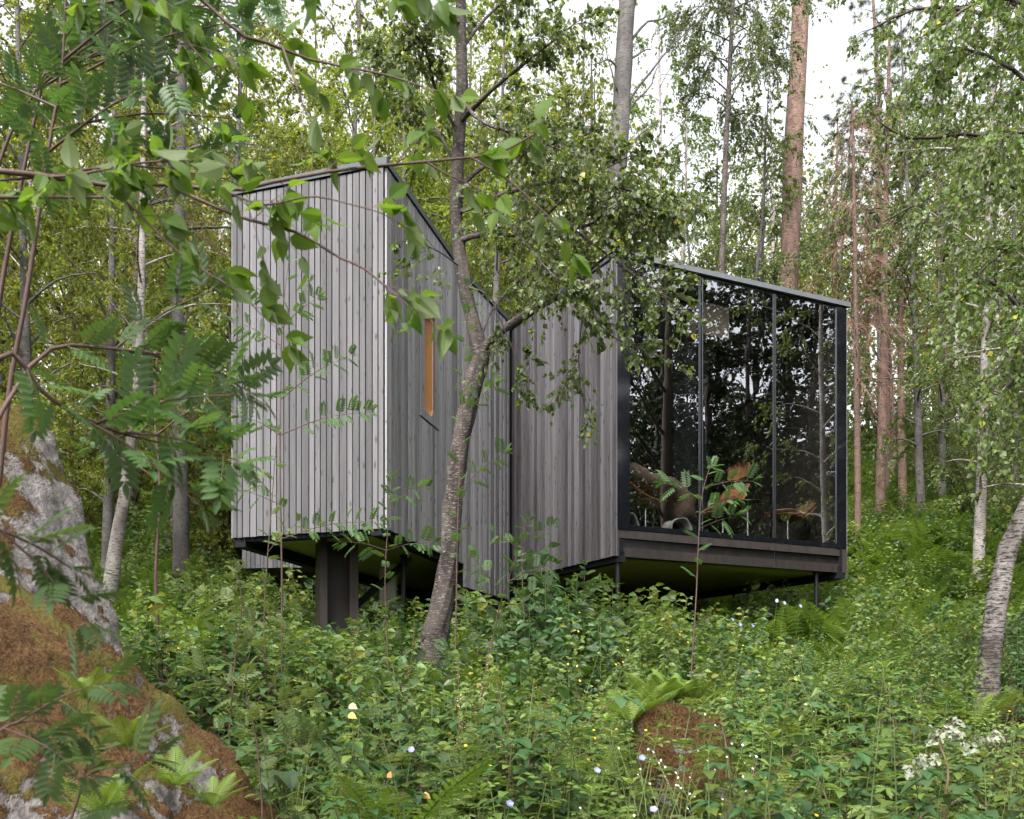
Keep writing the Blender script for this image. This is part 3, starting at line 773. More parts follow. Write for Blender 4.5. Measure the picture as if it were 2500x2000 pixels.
def palmate(lobes=5, cut=.55, n=3, mat=0):
    """deeply cut round leaf (cranesbill), centre at origin, unit radius, facing +z"""
    V = [[0, 0, 0]]; T = []; tot = math.radians(300); st = -tot / 2
    ring = []
    for l in range(lobes):
        a0 = st + tot * l / lobes; w = tot / lobes
        for u, r in ((0, .28), (.2, .62), (.27, .8), (.36, .70), (.43, .97), (.5, .86), (.57, .97), (.64, .70), (.73, .8), (.8, .62)):
            r2 = r * (.75 + .25 * math.cos(st * .0 + (a0 + w * u) * .8)); a = a0 + w * u
            ring.append([r2 * math.cos(a), r2 * math.sin(a), -.18 * r2 * r2 + .06 * math.cos(2 * math.pi * u)])
    a = st + tot; ring.append([.28 * math.cos(a), .28 * math.sin(a), 0])
    V += ring; T = [[0, i, i + 1] for i in range(1, len(ring))]
    return np.array(V, np.float32), np.array(T), np.full(len(V), .5, np.float32), np.full(len(T), mat, np.int32)
PALM, BIRCHLEAF, OVATE = palmate(), leaf_tpl(3, .42, .18, .2, .33, point=1.2), leaf_tpl(5, .33, .22, .28, .36, .10)
KITE, OVATE2, LANCE = kite_tpl(), leaf_tpl(2, .3, .22, .22, .38), leaf_tpl(3, .13, .3, .3, .4)
BIGLEAF = leaf_tpl(12, .26, .22, .3, .40, .04, point=1.25)
ROWAN_HI, ROWAN_LO = rowan_leaf(6, 4, True), rowan_leaf(5, 2, False)

def make_cranesbill(rng, n=9, h=.42, r=.075):
    mb = MB()
    for k in range(n):
        yaw = rng.uniform(0, 2 * math.pi); out = rng.uniform(.25, 1) * .6 * h; hh = h * rng.uniform(.55, 1.05)
        tip = np.array([math.cos(yaw) * out, math.sin(yaw) * out, hh])
        mb.tube(path([(0, 0, 0), tip * [.4, .4, .6], tip], 4), [.003, .0025, .002, .0018], 3, mat=1)
        up = nrm(np.array([math.cos(yaw) * .5, math.sin(yaw) * .5, 1.0]) + .3 * rng.standard_normal(3)); d = nrm(np.array([math.cos(yaw), math.sin(yaw), -.3]))
        mb.scatter(PALM, [tip], frame(d[None], up[None]) * r * rng.uniform(.7, 1.25), [rng.uniform(.15, .85)])
    return mb

def make_stem_herb(rng, h=.8, kind='pinnate', step=.11, ll=.2):
    """upright herb: a leafy stem with pairs of leaves, smaller to the top"""
    mb = MB(); bend = rng.uniform(-.12, .12, 2)
    P = path([(0, 0, 0), (bend[0] * .4, bend[1] * .4, h * .5), (bend[0], bend[1], h)], 8)
    mb.tube(P, np.linspace(.0045, .002, 8), 4, mat=1)
    t = .12; yaw = rng.uniform(0, 6)
    while t < 1:
        q = int(t * 7); b = P[q] + (P[min(q + 1, 7)] - P[q]) * (t * 7 - q); s = ll * (1.05 - .62 * t) * rng.uniform(.85, 1.15)
        for k in (0, 1) if kind != 'alt' else (0,):
            a = yaw + k * math.pi + rng.uniform(-.25, .25); pitch = rng.uniform(.15, .6)
            if kind == 'pinnate': mb.scatter(ROWAN_HI if False else PINN, [b], yawed(a, pitch)[None] * s * 1.25, [rng.uniform(.2, .8)])
            else:
                pet = yawed(a, pitch + .2)[:, 0] * s * .25
                mb.tube([b, b + pet], [.0018, .0013], 3, mat=1)
                mb.scatter(OVATE, [b + pet], yawed(a, pitch - .35)[None] * s, [rng.uniform(.2, .8)])
        t += step / h * (1.1 - .35 * t); yaw += 1.57 if kind != 'alt' else 2.4
    for k in range(3): mb.scatter(OVATE2, [P[-1]], yawed(yaw + 2.1 * k, .8)[None] * ll * .3, [.8])
    return mb
PINN = rowan_leaf(3, 4, True, .27)

def make_bramble(rng, n=5, h=.6):
    mb = MB()
    for k in range(n):
        yaw = rng.uniform(0, 6.3); out = rng.uniform(.1, .4); hh = h * rng.uniform(.6, 1.1)
        P = path([(0, 0, 0), (math.cos(yaw) * out * .4, math.sin(yaw) * out * .4, hh * .7), (math.cos(yaw) * out, math.sin(yaw) * out, hh)], 7)
        mb.tube(P, np.linspace(.004, .0015, 7), 3, mat=1)
        for q in range(2, 7):
            a = rng.uniform(0, 6.3)
            pet = yawed(a, .4)[:, 0] * .05; b = P[q] + pet; mb.tube([P[q], b], [.0015, .001], 3, mat=1)
            v = rng.uniform(.2, .8)
            for da, s in ((0, 1.1), (1.15, .85), (-1.15, .85)):
                mb.scatter(OVATE, [b], yawed(a + da, rng.uniform(-.35, .15))[None] * .085 * s * rng.uniform(.8, 1.2), [v])
    return mb

def make_bigleaf(rng, n=9, h=.6):
    mb = MB()
    for k in range(n):
        yaw = rng.uniform(0, 6.3); out = rng.uniform(.05, .3); hh = h * rng.uniform(.3, 1.0); tip = np.array([math.cos(yaw) * out, math.sin(yaw) * out, hh])
        mb.tube(path([(0, 0, 0), tip * [.3, .3, .6], tip], 4), [.004, .003, .003, .002], 3, mat=1)
        mb.scatter(HEART, [tip], yawed(yaw, rng.uniform(-.5, 0.1))[None] * rng.uniform(.09, .16), [rng.uniform(.2, .8)])
    return mb
HEART = leaf_tpl(7, .46, .12, .3, .28, .07, point=1.0)

def make_low(rng, n=16, r=.22, size=.055, h=.18):
    mb = MB(); a = rng.uniform(0, 6.3, n); q = np.sqrt(rng.uniform(0.02, 1, n)) * r
    P = np.stack([np.cos(a) * q, np.sin(a) * q, rng.uniform(.3, 1, n) * h], -1)
    sticks(mb, np.stack([P[:, 0] * .5, P[:, 1] * .5, 0 * q], -1), nrm(P - np.stack([P[:, 0] * .5, P[:, 1] * .5, 0 * q], -1)), np.linalg.norm(P * [.5, .5, 1], axis=1), .0014)
    leaves(rng, mb, OVATE2, P, np.stack([np.cos(a), np.sin(a), 0 * a], -1), (size * .7, size * 1.3), .1, .75)
    return mb

def make_grass(rng, n=26, h=.4):
    mb = MB()
    for k in range(n):
        yaw = rng.uniform(0, 6.3); hh = h * rng.uniform(.5, 1.1); o = np.array([rng.uniform(-.05, .05), rng.uniform(-.05, .05), 0]); out = hh * rng.uniform(.2, .7)
        d = np.array([math.cos(yaw), math.sin(yaw), 0]); side = np.array([-d[1], d[0], 0]) * rng.uniform(.0016, .003)
        P = [o, o + d * out * .25 + Zup * hh * .55, o + d * out * .6 + Zup * hh * .9, o + d * out + Zup * hh * rng.uniform(.7, 1.05)]
        V = []
        for i, p in enumerate(P[:-1]): V += [p - side * (1 - .2 * i), p + side * (1 - .2 * i)]
        V.append(P[-1]); mb.add(V, [[0, 1, 3], [0, 3, 2], [2, 3, 5], [2, 5, 4], [4, 5, 6]], rng.uniform(.2, .9))
    return mb

def make_flower(rng, h=.5, r=.014, petals=5, heads=3, wide=.5):
    """thin branching stem with open blossoms: material 0 petals, 1 stem, 2 centre"""
    mb = MB(); pt = leaf_tpl(2, wide, .05, -.15, .62)
    P = path([(0, 0, 0), (rng.uniform(-.04, .04), rng.uniform(-.04, .04), h * .6), (rng.uniform(-.1, .1), rng.uniform(-.1, .1), h)], 5); mb.tube(P, np.linspace(.002, .0012, 5), 3, mat=1)
    for k in range(heads):
        tip = P[-1] if k == 0 else P[2] + np.array([rng.uniform(-.12, .12), rng.uniform(-.12, .12), h * rng.uniform(.3, .55)])
        if k: mb.tube([P[2], tip], [.0014, .001], 3, mat=1)
        n = nrm(np.array([rng.uniform(-.5, .5), rng.uniform(-1.0, .2), 1.0]))
        for q in range(petals):
            a = q * 2 * math.pi / petals; e = frame(np.array([[1.0, .2, 0]]), n[None])[0]; d = e[:, 0] * math.cos(a) + e[:, 1] * math.sin(a)
            mb.scatter(pt, [tip], frame((d + n * .15)[None], n[None]) * r, [rng.uniform(.3, .7)], 0)
        mb.scatter(kite_tpl(.5, 0, 0), [tip + n * .003 - [r * .15, 0, 0]], frame(np.array([[1.0, 0, 0]]), n[None]) * r * .35, [.5], 2)
    for k in range(3):
        mb.scatter(OVATE2, [P[1] * (k + 1) / 2], yawed(rng.uniform(0, 6), .5)[None] * .05, [.5], 1)
    return mb

def make_spike(rng, h=.7):
    """seeding dock or sorrel spike: pale grains up a thin stem"""
    mb = MB(); P = path([(0, 0, 0), (.03, .01, h * .5), (.08, .03, h)], 7); mb.tube(P, np.linspace(.0035, .0012, 7), 4, mat=1)
    for b in range(6):
        t = .45 + .09 * b; q = P[int(t * 6)]; a = rng.uniform(0, 6.3); L = .16 * (1.2 - t)
        tip = q + np.array([math.cos(a) * L * .4, math.sin(a) * L * .4, L]); mb.tube([q, tip], [.0012, .0008], 3, mat=1)
        for k in range(14):
            u = k / 13; mb.scatter(KITE, [q * (1 - u) + tip * u], yawed(rng.uniform(0, 6.3), rng.uniform(-.5, .5))[None] * .012, [rng.uniform(.3, .7)], 0)
    return mb

M_STALK = plain_mat('green stalks', (0.10, 0.13, 0.045), 0.6, 0.3)
M_STALKB = plain_mat('brown stalks', (0.11, 0.065, 0.045), 0.7, 0.3)
M_FERN = leaf_mat('fern green', (0.085, 0.155, 0.018), (0.18, 0.255, 0.036), None, .38, 1.6, .5, .25)
M_CRANE = leaf_mat('cranesbill green', (0.085, 0.145, 0.032), (0.17, 0.235, 0.065), (0.13, .18, .09), .32, 1.5, .45, .3)
M_HERB = leaf_mat('herb green', (0.06, 0.118, 0.02), (0.165, 0.225, 0.042), (0.13, .17, .075), .38, 1.6, .42, .35, .25, (.975, (.26, .25, .05)))
M_HERBD = leaf_mat('dark herb green', (0.03, 0.075, 0.022), (0.065, 0.125, 0.04), (0.10, .14, .08), .3, 1.5, .4, .35)
M_GRASS = leaf_mat('grass blades', (0.06, 0.11, 0.022), (0.14, 0.19, 0.05), None, .3, 1.4, .5, .25)
M_LOW = leaf_mat('low cover green', (0.045, 0.09, 0.02), (0.11, 0.165, 0.04), None, .32, 1.5, .45, .3, .25, (.94, (.28, .16, .05)))
M_YEL = leaf_mat('yellow petals', (0.75, 0.5, 0.02), (0.85, 0.6, 0.04), None, .25, 1.1, .35, .4, .25, None, False)
M_WHT = leaf_mat('white petals', (0.75, 0.75, 0.72), (0.85, 0.85, 0.83), None, .3, 1.1)
M_BLU = leaf_mat('blue violet petals', (0.2, 0.2, 0.5), (0.3, 0.3, 0.62), None, .3, 1.2)
M_SEED = leaf_mat('pale seed grains', (0.4, 0.28, 0.15), (0.55, 0.42, 0.22), None, .2, 1.1)
# ------------------------------------------------------------------ trees
M_OLDBIRCH = bark_mat('rough old birch bark', (0.36, 0.33, 0.31), (0.085, 0.07, 0.062), (0.025, 0.02, 0.018), .6, .6, 1.0, 3.2, 12)
M_BIRCHBARK = bark_mat('white birch bark', (0.50, 0.46, 0.43), (0.24, 0.2, 0.185), (0.03, 0.025, 0.023), 1.0, .45, .6, 2.4, 11)
M_BROWNBIRCH = bark_mat('dark young birch bark', (0.115, 0.094, 0.084), (0.036, 0.028, 0.026), (0.30, 0.27, 0.25), .8, .36, 1.0, 4.5, 17)
M_GREYBARK = bark_mat('grey bark', (0.18, 0.165, 0.158), (0.085, 0.078, 0.075), (0.05, 0.045, 0.04), .4, .45, .9, 3, 9)
M_PINEBARK = bark_mat('reddish pine bark', (0.33, 0.215, 0.175), (0.17, 0.11, 0.09), (0.09, 0.055, 0.045), .35, .5, 1.0, 6, 9)
M_DEADBARK = bark_mat('dead conifer bark', (0.2, 0.13, 0.105), (0.12, 0.085, 0.07), (0.05, 0.035, 0.03), .5, .4, .8, 4, 10)
M_TWIG = plain_mat('dark twigs', (0.055, 0.04, 0.034), 0.8, 0.2)
M_DEADTWIG = plain_mat('dry brown twigs', (0.2, 0.125, 0.098), 0.85, 0.15)
M_STEMB = plain_mat('brown shoots', (0.085, 0.05, 0.042), 0.6, 0.3, 0, .4, 20)
M_LEAF_BG = leaf_mat('yellow green birch leaves', (0.095, 0.14, 0.014), (0.225, 0.25, 0.03), (0.16, .19, .06), .5, 1.9, .45, .3, .25, (.95, (.33, .28, .03)))
M_LEAF_MAIN = leaf_mat('birch leaves', (0.052, 0.095, 0.016), (0.13, 0.175, 0.032), (0.125, .155, .085), .38, 1.8, .35, .4, .1, (.965, (.3, .28, .03)))
M_LEAF_RIGHT = leaf_mat('green birch leaves', (0.065, 0.12, 0.018), (0.15, 0.205, 0.034), (0.13, .16, .08), .42, 1.8, .38, .4, .2, (.975, (.34, .3, .03)))
M_LEAF_BIG = leaf_mat('broad cherry leaves', (0.055, 0.125, 0.012), (0.12, 0.20, 0.022), (0.14, .185, .085), .46, 1.8, .5, .2, .05)
M_LEAF_ROWAN = leaf_mat('rowan leaflets', (0.03, 0.075, 0.02), (0.075, 0.135, 0.035), (0.10, .14, .085), .36, 1.7, .45, .35, .2)
M_LEAF_ROWANL = leaf_mat('pale rowan leaflets', (0.07, 0.12, 0.03), (0.15, 0.2, 0.06), (0.14, .17, .09), .38, 1.6, .45, .35, .2)
M_LEAF_BACKLIT = leaf_mat('leaves darkened as backlit', (0.012, 0.026, 0.007), (0.032, 0.052, 0.012), None, .22, 1.4, .5, .2)  # leaf colour darkened so the mirrored trees look backlit
M_NEEDLE = leaf_mat('pine needles', (0.04, 0.06, 0.018), (0.085, 0.105, 0.03), None, .15, 1.3, .5, .3)
M_NEEDLED = leaf_mat('dead rusty needles', (0.25, 0.11, 0.045), (0.36, 0.18, 0.08), None, .2, 1.2, .6, .2)
M_WITHER = leaf_mat('withered pale leaves', (0.22, 0.25, 0.17), (0.36, 0.38, 0.31), None, .25, 1.1, .6, .2)

def trunk_limbs(rng, P, t0, t1, n, Lmax, prof, el, sag, rad):
    """limbs spiralling up a trunk path: list of (points, base radius)"""
    out = []; N = len(P); az = rng.uniform(0, 6.3)
    for k in range(n):
        t = t0 + (t1 - t0) * (k + rng.uniform(0, 1)) / n; q = t * (N - 1); i = min(int(q), N - 2); b = P[i] + (P[i + 1] - P[i]) * (q - i)
        az += 2.4 + rng.uniform(-.5, .5); L = Lmax * prof((t - t0) / (1 - t0)) * rng.uniform(.7, 1.15); e = math.radians(rng.uniform(*el))
        d = np.array([math.cos(az) * math.cos(e), math.sin(az) * math.cos(e), math.sin(e)])
        u = np.linspace(0, 1, 6)[:, None]
        L_ = b + d * L * u + np.array([0, 0, -sag * L]) * u ** 2 + np.cumsum(rng.standard_normal((6, 3)), 0) * .025 * L * u
        out.append((L_, max(.006, np.interp(t, np.linspace(0, 1, N), rad) * .38)))
    return out

def foliate(rng, cr, limbs, per_m=5, sub=(.35, .8), nt=4, nl=7, tpl=KITE, size=(.045, .075), spread=.9, sag=.25, hang=.55, flat=.45, start=.2, r=.005, lmat=0, smat=1, stem_leaf=2, lift=.1, tpl_s=STICK3):
    """side shoots, twigs and leaves along the given limbs"""
    PP, DD, LL = [], [], []
    for L_, rad in limbs:
        seg = np.linalg.norm(np.diff(L_, axis=0), axis=1); ln = seg.sum(); k = max(2, int(ln * per_m + rng.uniform(0, 1)))
        s = np.concatenate([rng.uniform(start, 1, k - 1) ** .85, [1.0]]) * ln; cum = np.concatenate([[0], np.cumsum(seg)])
        i = np.clip(np.searchsorted(cum, s) - 1, 0, len(seg) - 1); f = ((s - cum[i]) / seg[i])[:, None]
        PP.append(L_[i] * (1 - f) + L_[i + 1] * f); tan = nrm(L_[i + 1] - L_[i])
        sp = np.full((k, 1), spread); sp[-1] = .25
        DD.append(nrm(tan + sp * sph(rng, k) + [0, 0, lift])); LL.append(rng.uniform(sub[0], sub[1], k) * (1.15 - .5 * s / ln))
    P, D, L = np.concatenate(PP), np.concatenate(DD), np.concatenate(LL)
    sticks(cr, P, D, L, r, sag, tpl_s, smat)
    P2, D2, L2 = sprout(rng, P, D, L, sag, nt, .15, (.4, .75), .85)
    sticks(cr, P2, D2, L2, r * .5, sag * 1.4, STICK3, smat)
    P3, D3, _ = sprout(rng, P2, D2, L2, sag * 1.4, nl, .12, (1, 1), .9)
    leaves(rng, cr, tpl, P3, D3, size, hang, flat, mat=lmat)
    if stem_leaf:
        P4, D4, _ = sprout(rng, P, D, L, sag, stem_leaf, .3, (1, 1), .9); leaves(rng, cr, tpl, P4, D4, size, hang, flat, mat=lmat)

def make_tree(rng, name, P, rad, limbs, label, cat='tree', group=None, bark=None, leaf=None, twig=None, sides=10, sparse=(), origin=None, rough=.04, crown='crown', **kw):
    O = np.array(P[0] if origin is None else origin, float)
    root = empty(name, O, label, cat, group)
    tr = MB().tube(P, rad, sides, rough=rough, rng=rng)
    for L_, r0 in limbs: tr.tube(L_, np.linspace(r0, max(.003, r0 * .25), len(L_)), 5)
    tr.build('trunk', bark, root, O)
    cr = MB(); foliate(rng, cr, [l for i, l in enumerate(limbs) if i not in sparse], **kw)
    if sparse: foliate(rng, cr, [limbs[i] for i in sparse], **dict(kw, per_m=kw['per_m'] * .5, start=.4))
    cr.build(crown, [leaf, twig or M_TWIG], root, O, False)
    return root

def straight_trunk(rng, H, lean=.04, n=12, wob=.04):
    u = np.linspace(0, 1, n)[:, None]; ln = rng.uniform(-lean, lean, 2)
    w = np.cumsum(rng.standard_normal((n, 2)), 0) * wob; w -= w[:1]
    return np.concatenate([ln * H * u + w * u, u * H - .25 * (u == 0)], 1)

dome = lambda t: (0.35 + 1.1 * t) if t < .4 else max(.12, .79 * (1 - ((t - .4) / .6) ** 1.5) + .12)
cone = lambda t: max(.1, 1 - t)

def proto_birch(rng, H, label, group, leaf, dens=1.0, t0=.22, spread=2.6, n=30, size=(.05, .08), bark=None, r0=None, elev=(15, 60)):
    P = straight_trunk(rng, H); r0 = r0 or H * .0085; rad = np.linspace(r0, .012, len(P))
    lim = trunk_limbs(rng, P, t0, .99, n, spread, dome, elev, .3, rad)
    return make_tree(rng, 'birch_tree', P, rad, lim, label, 'tree', group, bark or M_BIRCHBARK, leaf, per_m=6 * dens, sub=(.4, 1.05), nt=5, nl=11, size=size, sag=.35, flat=.4)

def proto_shrub(rng, H, label, group, leaf, n=9, size=(.05, .085), tpl=KITE, name='understory_shrub'):
    O = np.zeros(3); root = empty(name, O, label, 'shrub', group); st = MB(); lim = []
    for k in range(n):
        a = rng.uniform(0, 6.3); h = H * rng.uniform(.55, 1.05); out = H * rng.uniform(.1, .45)
        p = path([(0, 0, -.15), (math.cos(a) * out * .35, math.sin(a) * out * .35, h * .5), (math.cos(a) * out, math.sin(a) * out, h)], 8) + np.cumsum(rng.standard_normal((8, 3)), 0) * .02
        r0 = .006 + .004 * H; st.tube(p, np.linspace(r0, .004, 8), 5); lim.append((p, r0))
    st.build('stem', M_TWIG, root, O)
    cr = MB(); foliate(rng, cr, lim, per_m=7, sub=(.25, .6) if H < 2.5 else (.35, .9), nt=4, nl=7, tpl=tpl, size=size, sag=.25, flat=.55, start=.1)
    cr.build('foliage', [leaf, M_TWIG], root, O, False)
    return root

def needle_tuft(n=18, w=.05):
    mb = MB(); g = np.random.default_rng(3)
    for k in range(n):
        d = nrm(np.array([.5, 0, 0]) + .9 * g.standard_normal(3)); y = nrm(np.cross(d, [.3, .5, .8])) * w; mb.add([-y * .5, y * .5, d], [[0, 1, 2]])
    return mb.arr()
TUFT = needle_tuft()

def proto_pine(rng, H, label, group, leaf, bark, t0=.6, spread=2.2, n=22, r0=.2, twig=None, size=(.10, .16), nl=4, per_m=4, elev=(-5, 40), lean=.03):
    P = straight_trunk(rng, H, lean); rad = np.linspace(r0, .03, len(P))
    lim = trunk_limbs(rng, P, t0, .99, n, spread, cone, elev, .1, rad)
    return make_tree(rng, 'pine_tree', P, rad, lim, label, 'tree', group, bark, leaf, twig or M_DEADTWIG, 12, per_m=per_m, sub=(.3, .7), nt=3, nl=nl, tpl=TUFT, size=size, sag=.1, hang=0, flat=.2)

def dead_spruce(rng, H, label, bark, twig, t0=.2, spread=1.5, n=80, r0=.1, leaf=None, nl=0, group=None, P=None):
    P = straight_trunk(rng, H, .015) if P is None else P; rad = np.linspace(r0, .02, len(P))
    lim = trunk_limbs(rng, P, t0, .98, n, spread, cone, (-25, 20), .25, rad * .55)
    O = P[0]; root = empty('dead_spruce', O, label, 'tree', group)
    tr = MB().tube(P, rad, 10, rough=.05, rng=rng)
    for L_, r_ in lim: tr.tube(L_, np.linspace(r_ * .8, .003, len(L_)), 4)
    tr.build('trunk', bark, root, O)
    cr = MB(); foliate(rng, cr, lim, per_m=7, sub=(.25, .75), nt=5, nl=max(nl, 1), tpl=TUFT if nl else KITE, size=(.08, .13) if nl else (.02, .03), sag=.3, r=.007, stem_leaf=0, lift=-.15)
    cr.build('dry_crown', [leaf or M_DEADTWIG, twig], root, O, False)
    return root

def shoot_leaves(rng, mb, P, tpl, length, n, t0=.1, out_up=.45, alternate=True, var=(.2, .85), mat=0, tip=3, size_prof=lambda t: 1.0, dip=-.3):
    """compound leaves standing out alternately along a shoot, a tuft at its tip"""
    N = len(P); pos, M, v = [], [], []; yaw = rng.uniform(0, 6.3)
    T = nrm(np.gradient(P, axis=0))
    for k in range(n + tip):
        t = t0 + (1 - t0) * k / n if k < n else 1.0
        q = min(t, .999) * (N - 1); i = int(q); b = P[i] + (P[i + 1] - P[i]) * (q - i); yaw += 2.4 + rng.uniform(-.4, .4)
        side = nrm(np.cross(T[i], [math.cos(yaw), math.sin(yaw), .37])); d = nrm(side + T[i] * (.55 if k < n else 1.2) + np.array([0, 0, rng.uniform(dip, out_up)]))
        up = nrm(np.array([0, 0, 1.0]) + .25 * rng.standard_normal(3)); up = up + np.array([.4, .2, 0]) * (abs(d[2]) > .93)
        pos.append(b); M.append(frame(d[None], up[None])[0] * length * rng.uniform(.75, 1.15) * (size_prof(t) if k < n else .6)); v.append(rng.uniform(*var))
    mb.scatter(tpl, pos, np.array(M), np.array(v))

def rowan(rng, P, r, leaf_len, n, label, name='rowan_sapling', cat='sapling', group=None, mat=None, t0=.15, side=(), tpl=None, bark=None, prof=lambda t: 1.15 - .5 * t, origin=None):
    """rowan sapling: a thin stem, optional side shoots (t, direction, length), compound leaves"""
    O = np.array(P[0] if origin is None else origin, float); root = empty(name, O, label, cat, group)
    st = MB().tube(P, np.linspace(r, max(.0015, r * .25), len(P)), 8); fo = MB(); tpl = tpl or ROWAN_HI
    shoot_leaves(rng, fo, P, tpl, leaf_len, n, t0, size_prof=prof)
    for t, d, L in side:
        i = int(t * (len(P) - 1)); d = nrm(np.array(d, float)); q = path([P[i], P[i] + d * L * .5 + [0, 0, .05 * L], P[i] + d * L + [0, 0, -.02 * L]], 7)
        st.tube(q, np.linspace(r * .5, .0012, 7), 6); shoot_leaves(rng, fo, q, tpl, leaf_len, max(3, int(L / leaf_len * 2.6)), .25, size_prof=lambda t: 1.0)
    st.build('stem', bark or M_STEMB, root, O); fo.build('foliage', [mat or M_LEAF_ROWAN, M_STALK], root, O, False)
    return root
# ------------------------------------------------------------------ the forest behind
def base_at(px, d, sink=.1):
    x = (px - CXP) / FPX * d; return np.array([x, d, float(ground_z(x, d)) - sink])
def P_of(pts, n=14): return path([at(*p) for p in pts], n)
def px_path(px_d, n=14):
    return P_of(px_d, n)

def place(protos, spots, rng, smin=.85, smax=1.15, labels=None):
    """put the first few prototypes down, then copies of them"""
    for k, sp in enumerate(spots):
        px, d = sp[:2]; b = base_at(px, d); src = protos[k % len(protos)]
        s = sp[2] if len(sp) > 2 else rng.uniform(smin, smax)
        if k < len(protos):
            src.location = b; src.rotation_euler = (0, 0, rng.uniform(0, 6.3)); src.scale = (s, s, s)
        else: copy_thing(src, b, rng.uniform(0, 6.3), s)

def build_forest():
    g = np.random.default_rng(21)
    lab, grp = 'slender birch with yellow green leaves on the slope behind the pod', 'birches on the slope behind the pod'
    left = [proto_birch(g, h, lab, grp, M_LEAF_BG, dens, .12, sp, 38, (.055, .09), M_GREYBARK if h != 11 else None) for h, dens, sp in ((13, 1.15, 2.6), (11, 1.25, 2.4), (15, 1.0, 2.9))]
    place(left, [(-140, 13), (40, 17), (190, 21), (560, 20), (700, 18.5), (830, 23), (960, 21), (1090, 25), (1230, 23), (-60, 23), (140, 27), (370, 28), (620, 29), (880, 31), (1130, 33), (1330, 27),
                 (-320, 17), (260, 16.5, .8), (480, 24), (780, 27), (1010, 28), (-150, 30), (520, 34), (90, 13.2, .75), (650, 24, .8), (1420, 31), (1180, 19.5, .9), (1000, 25), (1290, 22.5), (1400, 24), (900, 20, .9), (330, 22), (20, 20)], g)
    lab, grp = 'leafy birch among the trunks on the hillside right of the glass front', 'birches on the hillside beyond the glass front'
    right = [proto_birch(g, h, lab, grp, M_LEAF_RIGHT, dens, .14, sp, 34, (.055, .085), M_GREYBARK if h == 12 else None) for h, dens, sp in ((12, .9, 2.3), (14, .8, 2.4))]
    place(right, [(2250, 21), (2385, 18), (2480, 23), (2600, 17), (2150, 33), (2330, 30), (2030, 34), (1860, 33, .8), (2540, 28), (1640, 34, .75), (2700, 21), (2240, 40), (1980, 42), (2420, 38), (1750, 40, .8), (1650, 25, .85), (1850, 26, .85), (1620, 29), (1815, 23.5, .9), (1900, 28), (1700, 31), (2560, 14.5, .8), (2300, 24), (2430, 29)], g)
    lab, grp = 'bushy green shrub in the understory left of the pod', 'understory shrubs left of the pod'
    bl = [proto_shrub(g, h, lab, grp, M_LEAF_BG) for h in (3.6, 2.6, 4.6)]
    place(bl, [(20, 17.5), (170, 20), (300, 21), (545, 19), (620, 19.5), (700, 21), (80, 20), (-60, 17), (440, 21), (380, 24), (200, 24), (520, 25), (-150, 12), (30, 26), (600, 26), (230, 27), (460, 28), (330, 31), (100, 31), (720, 29)], g)
    lab, grp = 'bushy green shrub in the understory up the hillside beyond the glass front', 'understory shrubs on the hillside'
    br = [proto_shrub(g, h, lab, grp, M_LEAF_RIGHT) for h in (2.6, 3.4, 1.8)]
    place(br, [(2230, 25, .8), (2380, 22, .8), (2330, 26), (2480, 21, .7), (2170, 28), (2120, 30), (2440, 26), (2260, 29), (2040, 31), (2560, 19, .8), (2350, 33), (2200, 35), (2490, 31), (1900, 33), (2080, 28, .7), (2420, 25, .7), (2290, 28, .8)], g)
    # pines with bare upper trunks
    O = base_at(1918, 24); P = np.vstack([O[None], px_path([(1925, 720, 24), (1938, 350, 24), (1956, -20, 24), (1962, -500, 24), (1966, -900, 24)], 12)])
    rad = np.linspace(.245, .185, len(P)); lim = trunk_limbs(g, P, .8, .99, 14, 2.4, cone, (0, 40), .1, rad)
    make_tree(g, 'pine_tree', P, rad, lim, 'tall pine with pinkish bark rising above the glass front', 'tree', None, M_PINEBARK, M_NEEDLE, M_DEADTWIG, 14, per_m=4, sub=(.3, .7), nt=3, nl=4, tpl=TUFT, size=(.1, .16), sag=.1, hang=0, flat=.2)
    lab, grp = 'thin reddish pine trunk with dry branches up the hillside', 'thin pines on the hillside'
    pines = [proto_pine(g, h, lab, grp, M_NEEDLE, M_PINEBARK, .55, 1.6, 26, .14, M_DEADTWIG) for h in (13, 15)]
    place(pines, [(2146, 23, .9), (2178, 26, 1), (2205, 24, .8), (2310, 31, 1), (2030, 36, .9)], g)
    # dead spruce beside the glass front, another with rusty needles
    O = base_at(2093, 20.2); P = np.vstack([O[None], px_path([(2094, 1200, 20.2), (2090, 800, 20.2), (2084, 420, 20.2), (2080, 250, 20.2)], 12)])
    dead_spruce(g, 9, 'dead spruce with a bare thin trunk and brown twigs beside the glass front', M_DEADBARK, M_DEADTWIG, .25, 1.25, 95, .075, P=P)
    O = base_at(2165, 24.5); P = np.vstack([O[None], px_path([(2166, 1000, 24.5), (2164, 700, 24.5), (2160, 520, 24.5)], 10)])
    dead_spruce(g, 9, 'dead conifer with a tuft of rusty orange needles up the hillside', M_DEADBARK, M_DEADTWIG, .45, 1.1, 60, .09, M_NEEDLED, 1, P=P)
    O = base_at(412, 19); P = np.vstack([O[None], px_path([(430, 900, 19), (415, 520, 19), (408, 280, 19)], 10)])
    dead_spruce(g, 9, 'crooked dead conifer with pale bare branches left of the pod', M_GREYBARK, M_DEADTWIG, .4, 1.5, 40, .1, P=P)
    # grey trunk with bare branches on the sky
    O = base_at(1490, 20); P = np.vstack([O[None], px_path([(1500, 560, 20), (1514, 330, 20), (1524, 120, 20), (1534, -60, 20), (1540, -420, 20)], 12)])
    rad = np.linspace(.2, .155, len(P)); bare = []
